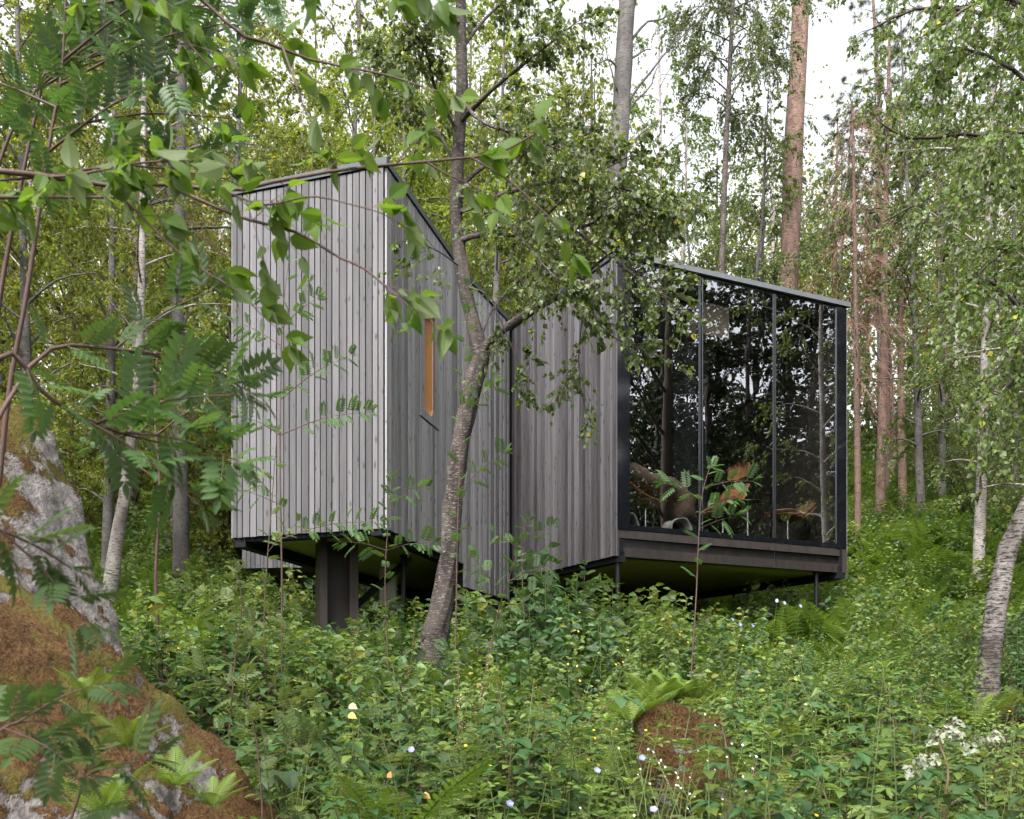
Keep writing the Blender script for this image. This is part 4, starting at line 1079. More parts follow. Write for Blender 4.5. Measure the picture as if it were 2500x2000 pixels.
    for pts in ([(1524, 270), (1570, 200), (1640, 120), (1720, 50)], [(1516, 330), (1540, 260), (1590, 210), (1608, 160)], [(1528, 120), (1570, 60), (1610, 45), (1650, 25)], [(1530, 90), (1545, 20), (1570, -40)],
                [(1520, 180), (1480, 150), (1440, 165)], [(1526, 150), (1560, 130), (1590, 115)], [(1520, 200), (1512, 240), (1490, 190), (1470, 120)], [(1510, 400), (1560, 330), (1600, 300)]):
        bare.append((px_path([(x, y, 20 + .004 * (x - 1520)) for x, y in pts], 8) + np.cumsum(g.standard_normal((8, 3)), 0) * .012, .034))
    make_tree(g, 'aspen_tree', P, rad, bare, 'grey barked tree with bare dead branches against the white sky', 'tree', None, M_GREYBARK, M_DEADTWIG, M_TWIG, 14, per_m=3, sub=(.15, .5), nt=2, nl=1, tpl=KITE, size=(.01, .02), spread=.7, sag=0, r=.006, stem_leaf=0, crown='crown')
    # thin birch above the roof
    O = base_at(1755, 22); P = np.vstack([O[None], px_path([(1762, 660, 22), (1770, 420, 22), (1782, 160, 22), (1792, -60, 22), (1798, -400, 22)], 12)])
    rad = np.linspace(.075, .03, len(P)); lim = trunk_limbs(g, P, .42, .99, 40, 1.7, lambda t: 1 - .3 * t, (0, 50), .35, rad)
    make_tree(g, 'birch_tree', P, rad, lim, 'slim dark birch with a sparse see-through crown above the glass front', 'tree', None, M_BROWNBIRCH, M_LEAF_MAIN, M_TWIG, 10, per_m=9, sub=(.3, .9), nt=6, nl=10, size=(.045, .07), sag=.5, flat=.4)
    # left trunks
    P = np.vstack([base_at(258, 15)[None], px_path([(275, 1390, 15), (290, 1290, 15), (306, 1200, 15), (318, 1090, 15), (335, 950, 15), (345, 700, 15.2), (350, 300, 15.4), (352, -150, 15.6)], 16)])
    rad = np.interp(np.linspace(0, 1, len(P)), [0, .3, 1], [.12, .09, .03]); lim = trunk_limbs(g, P, .45, .99, 26, 2.2, dome, (10, 60), .3, rad)
    make_tree(g, 'birch_tree', P, rad, lim, 'white barked birch leaning over the ferns left of the pod', 'tree', None, M_BIRCHBARK, M_LEAF_BG, per_m=4.5, sub=(.4, .9), nt=4, nl=7, size=(.05, .08), sag=.35, flat=.4)
    P = np.vstack([base_at(440, 17)[None], px_path([(442, 1350, 17), (440, 1100, 17), (436, 800, 17), (440, 400, 17), (446, 0, 17), (448, -300, 17)], 14)])
    rad = np.linspace(.15, .06, len(P)); lim = trunk_limbs(g, P, .4, .99, 24, 2.2, dome, (10, 60), .3, rad)
    make_tree(g, 'alder_tree', P, rad, lim, 'dim grey trunk standing between the white birch and the pod', 'tree', None, M_GREYBARK, M_LEAF_BG, per_m=4.5, sub=(.4, .9), nt=4, nl=7, size=(.05, .08), sag=.3, flat=.45)
    # tree line far behind
    far = MB(); gg = np.random.default_rng(5)
    n = 120; fx = gg.uniform(-1, 1, n); fd = gg.uniform(34, 62, n)
    for k in range(n):
        d = fd[k]; x = fx[k] * (.62 * d + 6); z = float(ground_z(x, d)); H = gg.uniform(6, 11) * (1.1 if .1 < x / d < .42 else 1.75 if x / d < .1 else 1.2)
        m = int(1500 * H / 8); q = gg.standard_normal((m, 3)) * [1.25, 1.25, H * .24] + [x, d, z + H * .52]
        leaves(gg, far, KITE, q, sph(gg, m), (.11, .21), .3, .3, var=(.1, .85)); far.tube([[x, d, z - .3], [x, d, z + H]], [.1, .03], 5, mat=1)
    solo(far, 'far_wood', [M_LEAF_BG, M_TWIG], (0, 45, float(ground_z(0, 45))), 'far green wood closing the slope behind the trees', 'wood', None, 'stuff', False)
build_forest()

# ------------------------------------------------------------------ trees on the right, near ones and those the glass mirrors
def build_right():
    g = np.random.default_rng(33)
    P = np.vstack([base_at(2405, 9, .2)[None], px_path([(2412, 1640, 9), (2425, 1540, 9), (2440, 1440, 9), (2462, 1340, 9.05), (2505, 1240, 9.1), (2560, 1130, 9.2), (2610, 900, 9.3), (2640, 500, 9.4), (2650, 0, 9.4), (2650, -500, 9.4)], 22)])
    rad = np.interp(np.linspace(0, 1, len(P)), [0, .05, .3, 1], [.15, .10, .09, .035]); lim = []
    for pts in ([(2600, 950, 9.3), (2520, 800, 9.0), (2440, 700, 8.8), (2380, 690, 8.7), (2330, 740, 8.6)], [(2630, 650, 9.4), (2540, 480, 9.2), (2430, 400, 9.0), (2340, 420, 8.9)],
                [(2640, 450, 9.4), (2560, 250, 9.3), (2440, 150, 9.2), (2340, 120, 9.1), (2260, 160, 9.0)], [(2645, 250, 9.4), (2520, 60, 9.5), (2400, -60, 9.5), (2260, -80, 9.5)], [(2600, 900, 9.3), (2520, 900, 8.8), (2450, 950, 8.5), (2400, 1040, 8.3)],
                [(2620, 750, 9.3), (2560, 640, 9.6), (2480, 600, 9.8), (2420, 640, 9.9)], [(2648, 100, 9.4), (2480, 0, 9.0), (2380, 10, 8.8), (2300, 60, 8.7)], [(2640, 400, 9.4), (2540, 330, 8.7), (2460, 330, 8.3), (2400, 390, 8.1)], [(2610, 850, 9.3), (2560, 780, 8.8), (2500, 780, 8.4), (2460, 850, 8.2)]):
        lim.append((px_path(pts, 8), .028))
    make_tree(g, 'birch_tree', P, rad, lim, 'white birch with a leaning mossy trunk on the bank at the edge of the clearing', 'tree', None, M_OLDBIRCH, M_LEAF_RIGHT, M_TWIG, 16, rough=.05, per_m=14, sub=(.3, .75), nt=4, nl=7, tpl=BIRCHLEAF, size=(.04, .066), sag=.5, hang=.7, flat=.45, start=.12)
    # long branches reaching into the picture from a tree out to the right
    P = px_path([(2900, 1500, 11), (2920, 800, 11), (2930, 200, 11), (2930, -300, 11)], 12); P[0][2] = ground_z(P[0][0], P[0][1]) - .2; lim = []
    for pts in ([(2925, 500, 11), (2700, 150, 10.6), (2420, 40, 10.4), (2250, 20, 10.3), (2130, 70, 10.2)], [(2925, 700, 11), (2650, 420, 10.8), (2400, 330, 10.6), (2230, 340, 10.5), (2150, 300, 10.5)], [(2920, 900, 11), (2700, 560, 10.8), (2450, 450, 10.7), (2300, 470, 10.6), (2160, 540, 10.6)], [(2925, 300, 11), (2600, -150, 10.6), (2350, -120, 10.5), (2060, -20, 10.4)]):
        lim.append((px_path(pts, 10), .035))
    make_tree(g, 'birch_tree', P, np.linspace(.16, .06, 12), lim, 'birch out of frame whose long bare limbs arch in over the hillside', 'tree', None, M_TWIG, M_LEAF_RIGHT, M_TWIG, 10, per_m=6, sub=(.3, .8), nt=4, nl=6, tpl=OVATE2, size=(.045, .065), sag=.4, hang=.6, flat=.45, start=.35)
    # the wood the glass mirrors
    lab, grp = 'right bank tree with leaves darkened as if backlit, mirrored in the glass front', 'trees on the right bank'
    pr = [proto_birch(g, h, lab, grp, M_LEAF_BACKLIT, dens, .1, sp, 36, (.06, .1), M_BROWNBIRCH) for h, dens, sp in ((14, 1.15, 2.6), (12, 1.2, 2.4))]
    spots = [(12.5, 10.5), (17.5, 11), (14.5, 13.2), (24, 3.8), (23, 13), (11.5, 14.5), (18, 3), (12.4, 7.6), (15.5, 6.2), (16.4, 9), (20.5, 8), (14, 11.5), (17, 6.8), (22, 11), (13.4, 9), (20, 4.6)]
    for k, (x, y) in enumerate(spots):
        loc = (x, y, float(ground_z(x, y)) - .1); s = g.uniform(.8, 1.1)
        if k < 2: pr[k].location = loc
        else: copy_thing(pr[k % 2], loc, g.uniform(0, 6.3), s)
    lab, grp = 'thick shrub under the trees on the right bank', 'shrubs on the right bank'
    ps = [proto_shrub(g, h, lab, grp, M_LEAF_BACKLIT, 14, (.08, .13)) for h in (5.0, 6.0)]  # shrubs share the leaf colour darkened as backlit
    for k, (x, y) in enumerate([(11.8, 12), (13.2, 9.6), (15, 11.2), (16.5, 7.2), (18, 9), (19, 13), (21, 5), (22.5, 10.5), (25, 6), (27, 10), (16, 14.5), (13, 15), (20, 1.5), (11.6, 8.6), (13.2, 7.2), (15.2, 5.8), (17.5, 4.2), (20, 3), (23, 2), (14.2, 8.2)]):
        loc = (x, y, float(ground_z(x, y)) - .1)
        if k < 2: ps[k].location = loc
        else: copy_thing(ps[k % 2], loc, g.uniform(0, 6.3), g.uniform(.8, 1.15))
build_right()

def build_near_side():
    """trees on the near side of the clearing: they shade it and stand out of the picture"""
    g = np.random.default_rng(91); lab, grp = 'tall leafy birch on the near side of the clearing, out of the view', 'trees on the near side of the clearing'
    pr = [proto_birch(g, h, lab, grp, M_LEAF_RIGHT, .9, .25, 3.0, 30, (.08, .13), M_TWIG) for h in (13, 11)]
    for k, (x, y) in enumerate([(-5.5, 1.0), (-9.5, 5), (4.8, -1), (-2.5, -4), (2.2, -5.5), (8.5, 3.5), (-10, 3), (7, -5)]):
        loc = (x, y, float(ground_z(x, y)) - .1)
        if k < 2: pr[k].location = loc
        else: copy_thing(pr[k % 2], loc, g.uniform(0, 6.3), g.uniform(.9, 1.15))
build_near_side()

# ------------------------------------------------------------------ the birch in front of the cabin
def build_main_birch():
    g = np.random.default_rng(44)
    P = np.vstack([base_at(1050, 10.5, .2)[None], px_path([(1060, 1560, 10.5), (1082, 1460, 10.5), (1098, 1340, 10.5), (1108, 1200, 10.5), (1130, 1050, 10.5), (1158, 930, 10.5), (1172, 860, 10.5), (1152, 780, 10.5), (1134, 690, 10.5), (1120, 600, 10.5), (1114, 500, 10.5), (1119, 380, 10.5), (1127, 200, 10.5), (1125, 0, 10.5), (1120, -250, 10.5), (1116, -600, 10.5)], 40)])
    rad = np.interp(np.linspace(0, 1, len(P)), [0, .06, .15, .42, .45, .7, 1], [.2, .122, .102, .096, .076, .066, .045])
    L = lambda pts, r: (px_path([(x, y, 10.5 + d) for x, y, d in pts], 10), r)
    lim = [L([(1172, 860, 0), (1215, 815, -.1), (1280, 770, -.2), (1345, 733, -.3), (1402, 712, -.4), (1428, 722, -.45), (1442, 765, -.5), (1458, 800, -.55)], .052),
           L([(1398, 713, -.4), (1440, 660, -.5), (1500, 610, -.7), (1560, 560, -.9), (1620, 520, -1)], .022), L([(1442, 760, -.5), (1470, 800, -.6), (1510, 830, -.7), (1560, 850, -.8)], .014), L([(1430, 725, -.45), (1420, 790, -.4), (1412, 880, -.4), (1420, 960, -.4)], .012),
           L([(1118, 590, 0), (1180, 572, -.2), (1290, 575, -.5), (1400, 560, -.8), (1500, 530, -1), (1590, 520, -1.1)], .035), L([(1290, 575, -.5), (1360, 500, -.7), (1450, 430, -.9), (1540, 380, -1)], .02),
           L([(1117, 460, 0), (1190, 400, .3), (1300, 350, .5), (1420, 300, .6)], .03), L([(1122, 300, 0), (1200, 220, -.5), (1300, 140, -.8), (1400, 60, -1)], .03), L([(1125, 120, 0), (1190, 40, .4), (1280, -40, .8)], .025),
           L([(1126, 60, 0), (1070, 40, -.3), (1020, 95, -.5), (980, 130, -.6), (930, 140, -.7)], .03), L([(1120, 330, 0), (1060, 210, -.3), (1040, 120, -.5), (990, 60, -.7)], .024), L([(1118, 420, 0), (1075, 330, .4), (1020, 260, .7), (960, 220, .9)], .02),
           L([(1121, 650, 0), (1080, 620, -.4), (1040, 600, -.6), (1000, 590, -.7)], .01), L([(1135, 700, 0), (1190, 720, -.3), (1230, 800, -.4), (1270, 900, -.4)], .012), L([(1172, 830, 0), (1200, 760, .5), (1260, 690, .8), (1340, 640, 1)], .02),
           L([(1125, -60, 0), (1020, -160, -.6), (900, -180, -1), (820, -120, -1.2)], .03), L([(1122, -150, 0), (1240, -260, -.5), (1380, -280, -.9), (1480, -200, -1.1)], .03), L([(1120, 520, 0), (1240, 470, -.6), (1380, 440, -1.0), (1520, 460, -1.3), (1650, 500, -1.5)], .03),
           L([(1118, 480, 0), (1200, 500, -.8), (1320, 640, -1.2), (1380, 700, -1.3)], .018), L([(1400, 560, -.8), (1480, 620, -1), (1560, 680, -1.2), (1620, 720, -1.3)], .014), L([(1123, 240, 0), (1180, 300, -.8), (1280, 330, -1.3), (1400, 380, -1.6)], .024)]
    make_tree(g, 'birch_tree', P, rad, lim, 'crooked dark barked birch forking in front of the grey cabin', 'tree', None, M_BROWNBIRCH, M_LEAF_MAIN, M_TWIG, 24, (0, 2, 3, 12, 13, 14), rough=.075, per_m=16, sub=(.25, .75), nt=5, nl=7, tpl=BIRCHLEAF, size=(.04, .068), sag=.25, hang=.55, flat=.45, start=.3, r=.004)
build_main_birch()
# ------------------------------------------------------------------ boulders
def moss_rock_mat(name, amount, scale=1.0):
    t = NT(name); c = t.coord()
    n1 = t.noise(c, 2.3 * scale, 6, 0.62); n2 = t.noise(c, 16 * scale, 5, 0.65); n3 = t.noise(c, 60 * scale, 4, 0.7)
    rock = t.ramp(t.math('ADD', t.math('MULTIPLY', n2, .6), t.math('MULTIPLY', n1, .4)), [(.36, (.10, .088, .088)), (.5, (.27, .245, .24)), (.62, (.46, .43, .41))])
    geo = t.n('ShaderNodeNewGeometry'); sx = t.n('ShaderNodeSeparateXYZ'); t.l(geo.outputs['Normal'], sx.inputs[0])
    v = t.math('ADD', t.math('MULTIPLY', sx.outputs[2], .32), t.math('MULTIPLY', n1, 1.0)); v = t.math('ADD', v, t.math('MULTIPLY', n2, .25))
    mk = t.ramp(v, [(amount, (0, 0, 0)), (amount + .05, (1, 1, 1))])
    moss = t.ramp(n3, [(.3, (.028, .014, .008)), (.5, (.088, .046, .02)), (.7, (.16, .095, .04))])
    moss = t.mix(t.math('MULTIPLY', t.ramp(t.noise(c, 3.1 * scale, 3, .5), [(.5, (0, 0, 0)), (.62, (1, 1, 1))]), .55), moss, (.10, .11, .02))
    col = t.mix(mk, rock, moss)
    h = t.math('ADD', t.math('MULTIPLY', n3, .6), t.math('MULTIPLY', mk, .5))
    return t.end(t.pbr(col, .92, .15, t.bump(t.math('ADD', h, n2), .9, .03)))

def make_rock(name, c, planes, rough, sub, mat, label, moss_n, moss_mats, seed, soft=16.0):
    """boulder cut by planes (normal, point), its faces broken up by noise; moss as fine tufts"""
    bm = bmesh.new(); bmesh.ops.create_icosphere(bm, subdivisions=sub, radius=1.0); c = np.array(c, float)
    D = np.array([v.co[:] for v in bm.verts]); inv = np.zeros(len(D))
    for n, p in planes:
        n = nrm(n); dist = float(np.dot(n, np.array(p) - c)); inv += np.maximum(D @ n / dist, 0) ** soft
    R = 1 / np.maximum(inv, 1e-9) ** (1 / soft)
    for v, d, r in zip(bm.verts, D, R):
        q = Vector(c + d * r + seed); k = mnoise.fractal(q * 1.3, 1.0, 2.0, 4) * rough + mnoise.fractal(q * 5, 1.0, 2.0, 4) * rough * .28 - abs(mnoise.noise(q * 2.4)) * rough * .4
        v.co = Vector(d * (r + k))
    me = bpy.data.meshes.new(name); bm.to_mesh(me); bm.free()
    for p in me.polygons: p.use_smooth = True
    me.materials.append(mat); o = bpy.data.objects.new(name, me); COL.objects.link(o); o.location = c; tag(o, label, 'boulder')
    if moss_n:
        g = np.random.default_rng(seed); me.calc_loop_triangles()
        co = np.array([v.co[:] for v in me.vertices]); tri = np.array([t.vertices[:] for t in me.loop_triangles])
        a, b, d = co[tri[:, 0]], co[tri[:, 1]], co[tri[:, 2]]; nn = np.cross(b - a, d - a); ar = np.linalg.norm(nn, axis=1); nn = nrm(nn); ce = (a + b + d) / 3
        w = np.array([mnoise.fractal(Vector(q * 1.1 + seed), 1, 2, 3) for q in ce]) + nn[:, 2] * .45; pr = ar * np.clip(w + .05, 0, .5); pr /= pr.sum()
        i = g.choice(len(tri), moss_n, p=pr); u = g.uniform(0, 1, (moss_n, 2)); f = u.sum(1) > 1; u[f] = 1 - u[f]
        P = a[i] + (b - a)[i] * u[:, :1] + (d - a)[i] * u[:, 1:]; mb = MB()
        dd = nrm(nn[i] + .7 * sph(g, moss_n)); s = g.uniform(.01, .024, moss_n)
        mb.scatter(kite_tpl(.16, 0, .3), P, frame(dd, sph(g, moss_n)) * s[:, None, None], np.clip(g.normal(.5, .22, moss_n), 0, 1))
        m = mb.build('moss', moss_mats, o, (0, 0, 0), False); m['kind'] = 'stuff'
    return o
M_MOSS = leaf_mat('rusty moss', (0.05, 0.027, 0.014), (0.145, 0.088, 0.042), None, .25, 1.3, .7, .15, .05, (.86, (.16, .16, .03)))

def build_rocks():
    m = moss_rock_mat('mossy gneiss', .645)
    A = [((.93, -.15, .33), at(35, 1330, 4.9)), ((.86, -.3, .42), at(70, 1500, 4.6)), ((.5, -.25, .83), at(10, 1060, 4.8)), ((.3, -.6, .74), at(20, 1250, 4.45)), ((.05, -1, .25), at(60, 1650, 3.9)), ((.25, 1, .2), at(60, 1400, 6.0)), ((-1, 0, 0), (-5.5, 4.5, 0)), ((0, 0, -1), (-3, 4.4, -2.3)),
         ((.75, -.6, .25), at(200, 1860, 4.2))]
    make_rock('boulder', (-3.2, 5.0, -.75), A, .15, 7, moss_rock_mat('pale streaked gneiss', .74), 'huge pale grey boulder with brown moss standing beside the clearing', 16000, [M_MOSS], 3)
    A = [((.66, -.28, .7), at(265, 1765, 4.2)), ((.80, -.3, .52), at(130, 1610, 4.4)), ((.35, -.5, .8), at(90, 1420, 4.25)), ((.1, -.96, .3), at(250, 1800, 3.45)), ((-1, 0, 0), (-5, 4, 0)), ((0, 0, -1), (-3, 4, -2.4)), ((0, 1, .2), (-2.5, 5.2, 0)), ((.9, -.4, .1), at(500, 1990, 4.0)), ((.5, -.3, .8), at(390, 1915, 4.0))]
    make_rock('boulder', (-2.3, 4.25, -1.05), A, .15, 7, m, 'low boulder thick with rusty moss sloping down in front of the huge pale one', 42000, [M_MOSS], 9)
    m2 = moss_rock_mat('small mossy rock', .56, 2.0)
    c = at(1672, 1850, 6.1); B = [((0, -1, .15), c + [0, -.24, 0]), ((1, -.2, .2), c + [.27, 0, 0]), ((-1, -.2, .1), c + [-.26, 0, 0]), ((.1, -.2, 1), c + [0, 0, .24]), ((0, 1, .3), c + [0, .5, 0]), ((0, 0, -1), c + [0, 0, -.6]), ((.8, -.3, .7), c + [.2, 0, .2])]
    make_rock('boulder', c, B, .22, 6, m2, 'small mossy hummock of rock and roots among the buttercups', 7000, [M_MOSS], 8, 2.6)
    c = at(95, 1200, 8.5); B = [((0, -1, 0), c + [0, -.3, 0]), ((1, 0, .05), c + [.14, 0, 0]), ((-1, 0, 0), c + [-.5, 0, 0]), ((.2, -.1, 1), c + [0, 0, .2]), ((0, 1, 0), c + [0, .5, 0]), ((0, 0, -1), c + [0, 0, -1.9])]
    make_rock('boulder', c, B, .14, 5, plain_mat('dark weathered rock', (.045, .033, .03), .9, .2, 0, .5, 6, .6), 'dark brown rock standing just behind the huge mossy boulder', 0, None, 5)
build_rocks()

# ------------------------------------------------------------------ rowan saplings and near branches
def build_saplings():
    g = np.random.default_rng(55)
    def S(pts, r, ll, n, label, side=(), **kw):
        P = px_path(pts, 16); b = P[0].copy(); zg = float(ground_z(b[0], b[1])) - .05
        if zg < b[2] - .02: P = np.vstack([[b[0], b[1], zg], P])
        return rowan(g, P, r, ll, n, label, side=side, **kw)
    S([(688, 1660, 9.2), (688, 1400, 9.2), (684, 1150, 9.2), (686, 900, 9.2), (690, 760, 9.2), (705, 640, 9.2)], .011, .17, 10, 'tall thin rowan sapling standing before the pale end wall', [(.5, (1, -.1, .25), .9), (.62, (.9, -.2, .5), .8), (.7, (-.8, 0, .4), .6), (.42, (-1, -.2, .3), .55), (.34, (1, -.2, .15), 1.0), (.8, (.8, 0, .7), .45), (.85, (-.7, -.1, .6), .4), (.55, (-.9, -.4, .4), .4)], t0=.3)
    S([(655, 1690, 8.4), (645, 1500, 8.4), (662, 1250, 8.4), (676, 1060, 8.4)], .009, .15, 10, 'pale tipped rowan sapling beside the thin one before the end wall', [(.6, (.6, -.3, .5), .4), (.75, (-.6, -.2, .6), .4)], mat=M_LEAF_ROWANL, t0=.35)
    S([(1112, 1650, 9.6), (1115, 1400, 9.6), (1120, 1200, 9.6), (1132, 950, 9.6), (1140, 800, 9.6), (1145, 700, 9.6)], .009, .18, 22, 'upright rowan sapling climbing close to the forked birch', [(.6, (.8, -.1, .9), .5), (.45, (1, -.2, .8), .6)], t0=.25)
    S([(1688, 1640, 9.0), (1700, 1450, 9.0), (1705, 1330, 9.0), (1712, 1220, 9.0), (1730, 1150, 9.0), (1738, 1140, 9.0)], .008, .18, 13, 'lone rowan sapling rising before the glass front', [(.72, (1, -.2, .12), .45), (.62, (.8, -.4, .3), .35), (.66, (-.8, -.3, .3), .4), (.55, (.9, -.3, .25), .4)], t0=.3)
    S([(1282, 1560, 10.6), (1275, 1400, 10.6), (1280, 1300, 10.6), (1290, 1270, 10.6)], .008, .17, 12, 'young rowan with a yellow tip before the dark inner corner', [(.5, (-.7, -.3, .5), .4), (.6, (.8, -.2, .5), .4)], t0=.2)
    S([(948, 1640, 9.4), (940, 1420, 9.4), (950, 1250, 9.4), (958, 1170, 9.4)], .008, .18, 17, 'rowan sapling leaning under the corner of the pod', [(.55, (.9, -.3, .1), .5), (.5, (-.9, -.3, .15), .45), (.75, (.8, -.2, .3), .4)], t0=.25)
    S([(1190, 1640, 9.2), (1215, 1500, 9.2), (1240, 1420, 9.2), (1260, 1360, 9.2)], .009, .18, 16, 'leafy rowan bush right of the forked birch foot', [(.4, (1, -.3, .5), .6), (.55, (-.5, -.4, .7), .5), (.7, (1, .2, .4), .5)], t0=.2)
    S([(640, 1960, 4.6), (625, 1800, 4.6), (600, 1680, 4.6), (615, 1560, 4.6)], .006, .15, 14, 'pale green rowan shoot at the toe of the huge boulder', [(.5, (.9, -.3, .2), .35), (.6, (-.5, -.3, .4), .3), (.3, (1, -.2, .3), .4)], mat=M_LEAF_ROWANL, t0=.15)
    S([(560, 1780, 6.2), (575, 1600, 6.2), (590, 1480, 6.2), (580, 1400, 6.2)], .007, .16, 14, 'rowan shoot between the boulder and the brown pillar', [(.5, (.9, -.2, .4), .4), (.65, (-.8, -.2, .4), .4)], mat=M_LEAF_ROWANL, t0=.2)
    S([(385, 1560, 9), (380, 1400, 9), (390, 1200, 9), (378, 1000, 9), (384, 850, 9)], .02, .17, 16, 'thin brown stem standing between the white birch and the pod', [(.7, (.8, -.2, .4), .7), (.6, (-.8, -.2, .4), .7)], t0=.45)
    S([(1420, 1560, 10.8), (1425, 1450, 10.8), (1428, 1380, 10.8)], .006, .15, 10, 'small rowan under the corner post of the glass front', [(.5, (.8, -.3, .4), .3)], t0=.2)
    # upright rowans close to the camera, on the left
    zf = lambda x, y: float(ground_z(x, y)) - .1
    def near(pts, r, ll, n, label, side, **kw):
        P = px_path(pts, 20); b = P[0].copy(); P = np.vstack([[b[0] - .02, b[1], zf(b[0], b[1])], P]); return rowan(g, P, r, ll, n, label, 'rowan_tree', 'tree', None, side=side, bark=M_STEMB, **kw)
    near([(-10, 1250, 3.0), (23, 951, 3.0), (64, 725, 3.0), (101, 481, 3.0), (125, 325, 3.0), (151, 174, 3.0), (160, 0, 3.0), (170, -250, 3.0)], .0095, .15, 20, 'slanting dark rowan stem nearest the huge boulder', [(.55, (1, -.3, .35), .5), (.62, (.9, .2, .2), .55), (.7, (1, -.1, .3), .6), (.78, (.9, -.3, .3), .5), (.5, (1, .2, .1), .55), (.85, (.9, .1, .1), .6), (.66, (-.8, .1, .3), .4), (.9, (1, -.2, .1), .5)], t0=.4)
    near([(-60, 1300, 3.3), (-10, 800, 3.3), (20, 609, 3.3), (52, 446, 3.3), (87, 278, 3.3), (110, 191, 3.3), (157, 133, 3.3), (232, 46, 3.3), (300, -40, 3.3)], .010, .15, 15, 'forked rowan stem bending over toward the pod', [(.6, (.9, -.2, .3), .5), (.75, (1, .2, .2), .6), (.85, (1, -.2, 0), .6), (.68, (1, .1, .25), .5), (.92, (1, 0, .1), .7)], t0=.5)
    near([(-120, 1200, 3.1), (-60, 700, 3.1), (-10, 430, 3.1), (35, 307, 3.1), (81, 232, 3.1), (120, 160, 3.1), (180, 60, 3.1)], .008, .15, 12, 'rowan stem at the very edge beside the two others', [(.7, (.8, -.2, .4), .4), (.8, (1, .1, .3), .5)], t0=.55)
    near([(-260, 1300, 2.1), (-100, 1180, 2.1), (91, 875, 2.3), (237, 847, 2.4), (325, 862, 2.5), (422, 875, 2.6), (552, 933, 2.8)], .007, .125, 15, 'rowan branch reaching level across the view before the end wall', [(.5, (.9, .3, -.1), .35), (.6, (.6, .2, .5), .3), (.75, (.8, .2, -.25), .3)], t0=.35)
    near([(-300, 1350, 1.7), (-120, 1000, 1.75), (19, 862, 1.8), (97, 950, 1.85), (182, 1011, 1.9), (260, 1044, 2.0), (325, 1066, 2.05), (430, 1090, 2.15), (560, 1130, 2.25)], .0065, .125, 15, 'low drooping rowan branch hanging over the huge boulder', [(.5, (.7, .3, -.5), .3), (.62, (.8, .2, .25), .3), (.74, (.8, -.1, -.2), .28)], t0=.35)
    near([(-330, 1700, 1.6), (-180, 1350, 1.6), (-40, 1290, 1.65), (80, 1330, 1.7), (170, 1385, 1.75)], .005, .13, 9, 'bluish rowan spray lying over the boulder flank', [(.6, (.5, .2, -.6), .2)], t0=.4)
    near([(-200, 2050, 1.9), (-40, 1820, 1.9), (70, 1760, 1.95), (190, 1790, 2.0)], .005, .13, 9, 'rowan shoot at the bottom over the boulder toe', [(.6, (.8, .1, .4), .2), (.5, (.6, -.1, -.3), .2)], t0=.3)
    near([(120, 2150, 2.2), (180, 1980, 2.2), (205, 1900, 2.2), (215, 1850, 2.2)], .005, .14, 8, 'short rowan shoot with blue green leaves before the boulder', [(.7, (.7, .1, .2), .15)], t0=.3)

